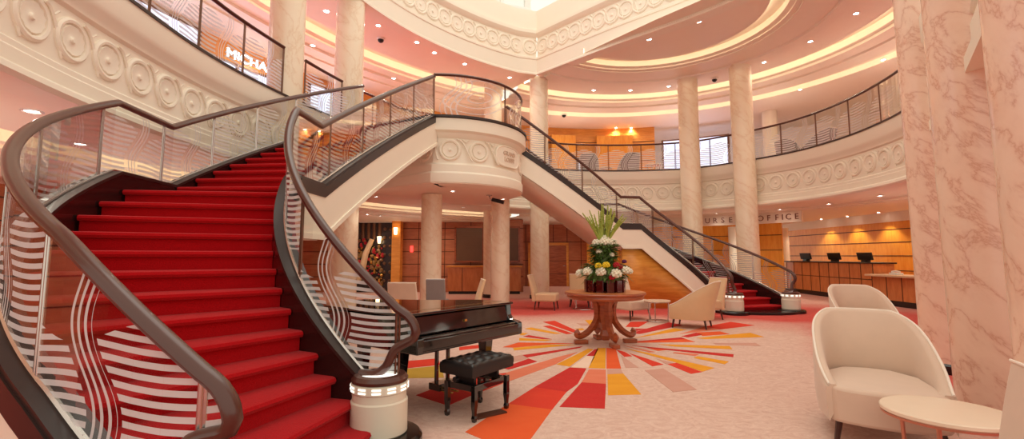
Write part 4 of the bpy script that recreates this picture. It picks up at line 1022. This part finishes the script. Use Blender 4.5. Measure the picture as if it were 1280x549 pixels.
# ================================================================== CEILING LIGHTS
def lamp(px, py, z, r, lab, grp, watt=0, name='downlight', off=0):
    x, y = atz(px, py, z); t = thing(name, lab, 'ceiling light', (x, y, z), 0, grp)
    m_ = MB(); m_.lathe([(r, -.002), (r+.015, -.01), (r+.03, -.006), (r+.032, .002)], n=20); m_.build('trim_ring', M['white'], t)
    m_ = MB(); m_.lathe([(r, -.002), (0, -.002)], n=20); m_.lathe([(r, -.002), (r, -.0021), (0, -.0021)], n=20); m_.build('lens', M['glowwhite'], t)
    if watt:
        l = bpy.data.lights.new('lamp', 'SPOT'); l.energy = watt; l.spot_size = rad(130); l.spot_blend = .8; l.shadow_soft_size = .06; l.color = (1, .90, .74)
        o = bpy.data.objects.new('lamp', l); COL.objects.link(o); o.location = (x, y, z-.03)
ordn = ['first', 'second', 'third', 'fourth', 'fifth', 'sixth', 'seventh', 'eighth']
def row(pts, z, r, where, watt):
    for k, (px, py) in enumerate(sorted(pts)): lamp(px, py, z, r, f'{ordn[k]} round ceiling light from the left {where}', 'ceiling lights '+where, watt)
row([(473,32),(521,53),(543,66),(581,80),(637,97)], 6.9, .05, 'along the ceiling over the landing', 40)
row([(408,14)], 6.9, .06, 'in the ceiling seen between the left columns', 40)
row([(492,98),(391,57)], 6.6, .05, 'in the deeper upper left ceiling', 40)
row([(742,113),(788,113),(836,108),(955,78),(1013,52),(1070,17)], 6.9, .05, 'on the curved band over the right balcony', 40)
row([(811,49),(873,27)], 7.0, .065, 'inside the great ring of the upper ceiling', 60)
row([(1104,75),(1000,112),(770,160),(789,160),(810,160)], 6.6, .045, 'deep over the right balcony', 40)
row([(896,267),(975,262),(1036,255),(1100,245)], 2.70, .05, 'in the low ceiling outside the office', 16)
row([(470,246),(579,259),(629,249),(566,239)], 2.55, .035, 'in the low ceiling behind the landing columns', 16)
row([(443,272),(459,268),(475,270)], 2.53, .05, 'above the relief mural', 16)
x, y = atz(20, 133, ZC1); 
row([(40,139),(100,180)], 2.55, .05, 'in the low ceiling beyond the near stair glass', 25)
for px, py, z, lab in ((705, 143, 6.6, 'small dark dome camera over the far upper deck left of the orange panels'), (893, 98, 6.9, 'small dark dome camera between the two right marble columns'), (476, 48, 6.9, 'small dome camera on the ceiling left of the landing')):
    x, y = atz(px, py, z); t = thing('dome_camera', lab, 'camera', (x, y, z)); m_ = MB(); m_.lathe([(.1, 0), (.1, -.03), (.085, -.04)], n=18); m_.build('mount_ring', M['white'], t)
    m_ = MB(); m_.lathe([(.08, -.035), (.07, -.08), (.04, -.11), (0, -.12)], n=18); m_.build('dome', M['screen'], t)
# wall washers over the reception wall: they throw the scallops of light
for k, y in enumerate((12.2, 13.6, 15.0, 16.4, 17.8)):
    t = thing('wall_washer', f'{ordn[k]} small spotlight from the near end over the reception wall', 'ceiling light', (11.5, y, 2.7), 0, 'spotlights over the reception wall')
    m_ = MB(); m_.lathe([(.045, -.05), (.045, 0)], n=12); m_.build('housing', M['screen'], t); m_ = MB(); m_.lathe([(0, -.052), (.035, -.052), (.035, -.05)], n=12); m_.build('lens', M['glowwhite'], t)
    l = bpy.data.lights.new('lamp', 'SPOT'); l.energy = 60; l.spot_size = rad(110); l.spot_blend = .5; l.shadow_soft_size = .03; l.color = (1, .82, .6)
    o = bpy.data.objects.new('lamp', l); COL.objects.link(o); o.location = (11.5, y, 2.63); o.rotation_euler = (0, rad(12), 0)
def point(x, y, z, e, c=(1, .90, .74), r=.15):
    l = bpy.data.lights.new('lamp', 'SPOT'); l.energy = e; l.spot_size = rad(165); l.spot_blend = 1; l.shadow_soft_size = r; l.color = c; o = bpy.data.objects.new('lamp', l); COL.objects.link(o); o.location = (x, y, z)
# unseen spots added to light the walls of the rooms around the atrium
for x, y, z, e in ((-2.6, 16.4, 2.3, 30), (-5, 16.3, 2.3, 40), (1.8, 19.5, 2.3, 35), (5, 18.2, 2.3, 45), (8.2, 16.6, 2.2, 40), (-7, 5, 2.3, 60), (-7, 11, 2.3, 50), (2, 18, 6.2, 60), (6, 18, 6.2, 60), (10, 15, 6.2, 60), (11, 11, 6.2, 60), (-6.6, 12, 6.2, 50), (-6.6, 8, 6.2, 50), (-2.5, 15.5, 6.2, 50), (7.5, 5, 2.4, 30)):
    point(x, y, z, e)
# added fill spots at the back of both decks, aimed up to brighten ceilings
for k, (x, y, z, e) in enumerate([(-6.3, 9, 4.6, 45), (-5.4, 13, 4.6, 45), (-2.2, 16, 4.6, 40), (2.4, 17.6, 4.6, 45), (5.6, 17.2, 4.6, 40), (8.6, 15.2, 4.6, 45), (10, 12, 4.6, 45), (9.6, 8, 4.6, 40),
    (-6.2, 4.0, .6, 95), (-6.2, 8, .6, 80), (-3, 15, .6, 25), (1.5, 17.5, .6, 25), (7.5, 17, .6, 25), (9, 10.5, .6, 30)]):
    l = bpy.data.lights.new('ceiling_fill', 'SPOT'); l.energy = e; l.spot_size = rad(150); l.spot_blend = 1; l.shadow_soft_size = .25; l.color = (1, .93, .78)
    o = bpy.data.objects.new('ceiling_fill', l); COL.objects.link(o); o.location = (x, y, z); o.rotation_euler = (PI, 0, 0)
# added area light as main fill, out of view over the atrium
l = bpy.data.lights.new('atrium_fill', 'AREA'); l.shape = 'DISK'; l.size = 9; l.energy = 250; l.color = (1, .96, .86)
o = bpy.data.objects.new('atrium_fill', l); COL.objects.link(o); o.location = (.5, 7.5, 14)

scn.world = bpy.data.worlds.new('world'); scn.world.use_nodes = True
bg = scn.world.node_tree.nodes['Background']; bg.inputs[0].default_value = rgb(255, 247, 230); bg.inputs[1].default_value = .9
scn.view_settings.view_transform = 'Standard'; scn.view_settings.look = 'None'; scn.view_settings.exposure = .36; scn.view_settings.gamma = 1; scn.view_settings.use_curve_mapping = False
for o in bpy.data.objects:
    if o.type == 'MESH': o.select_set(False)
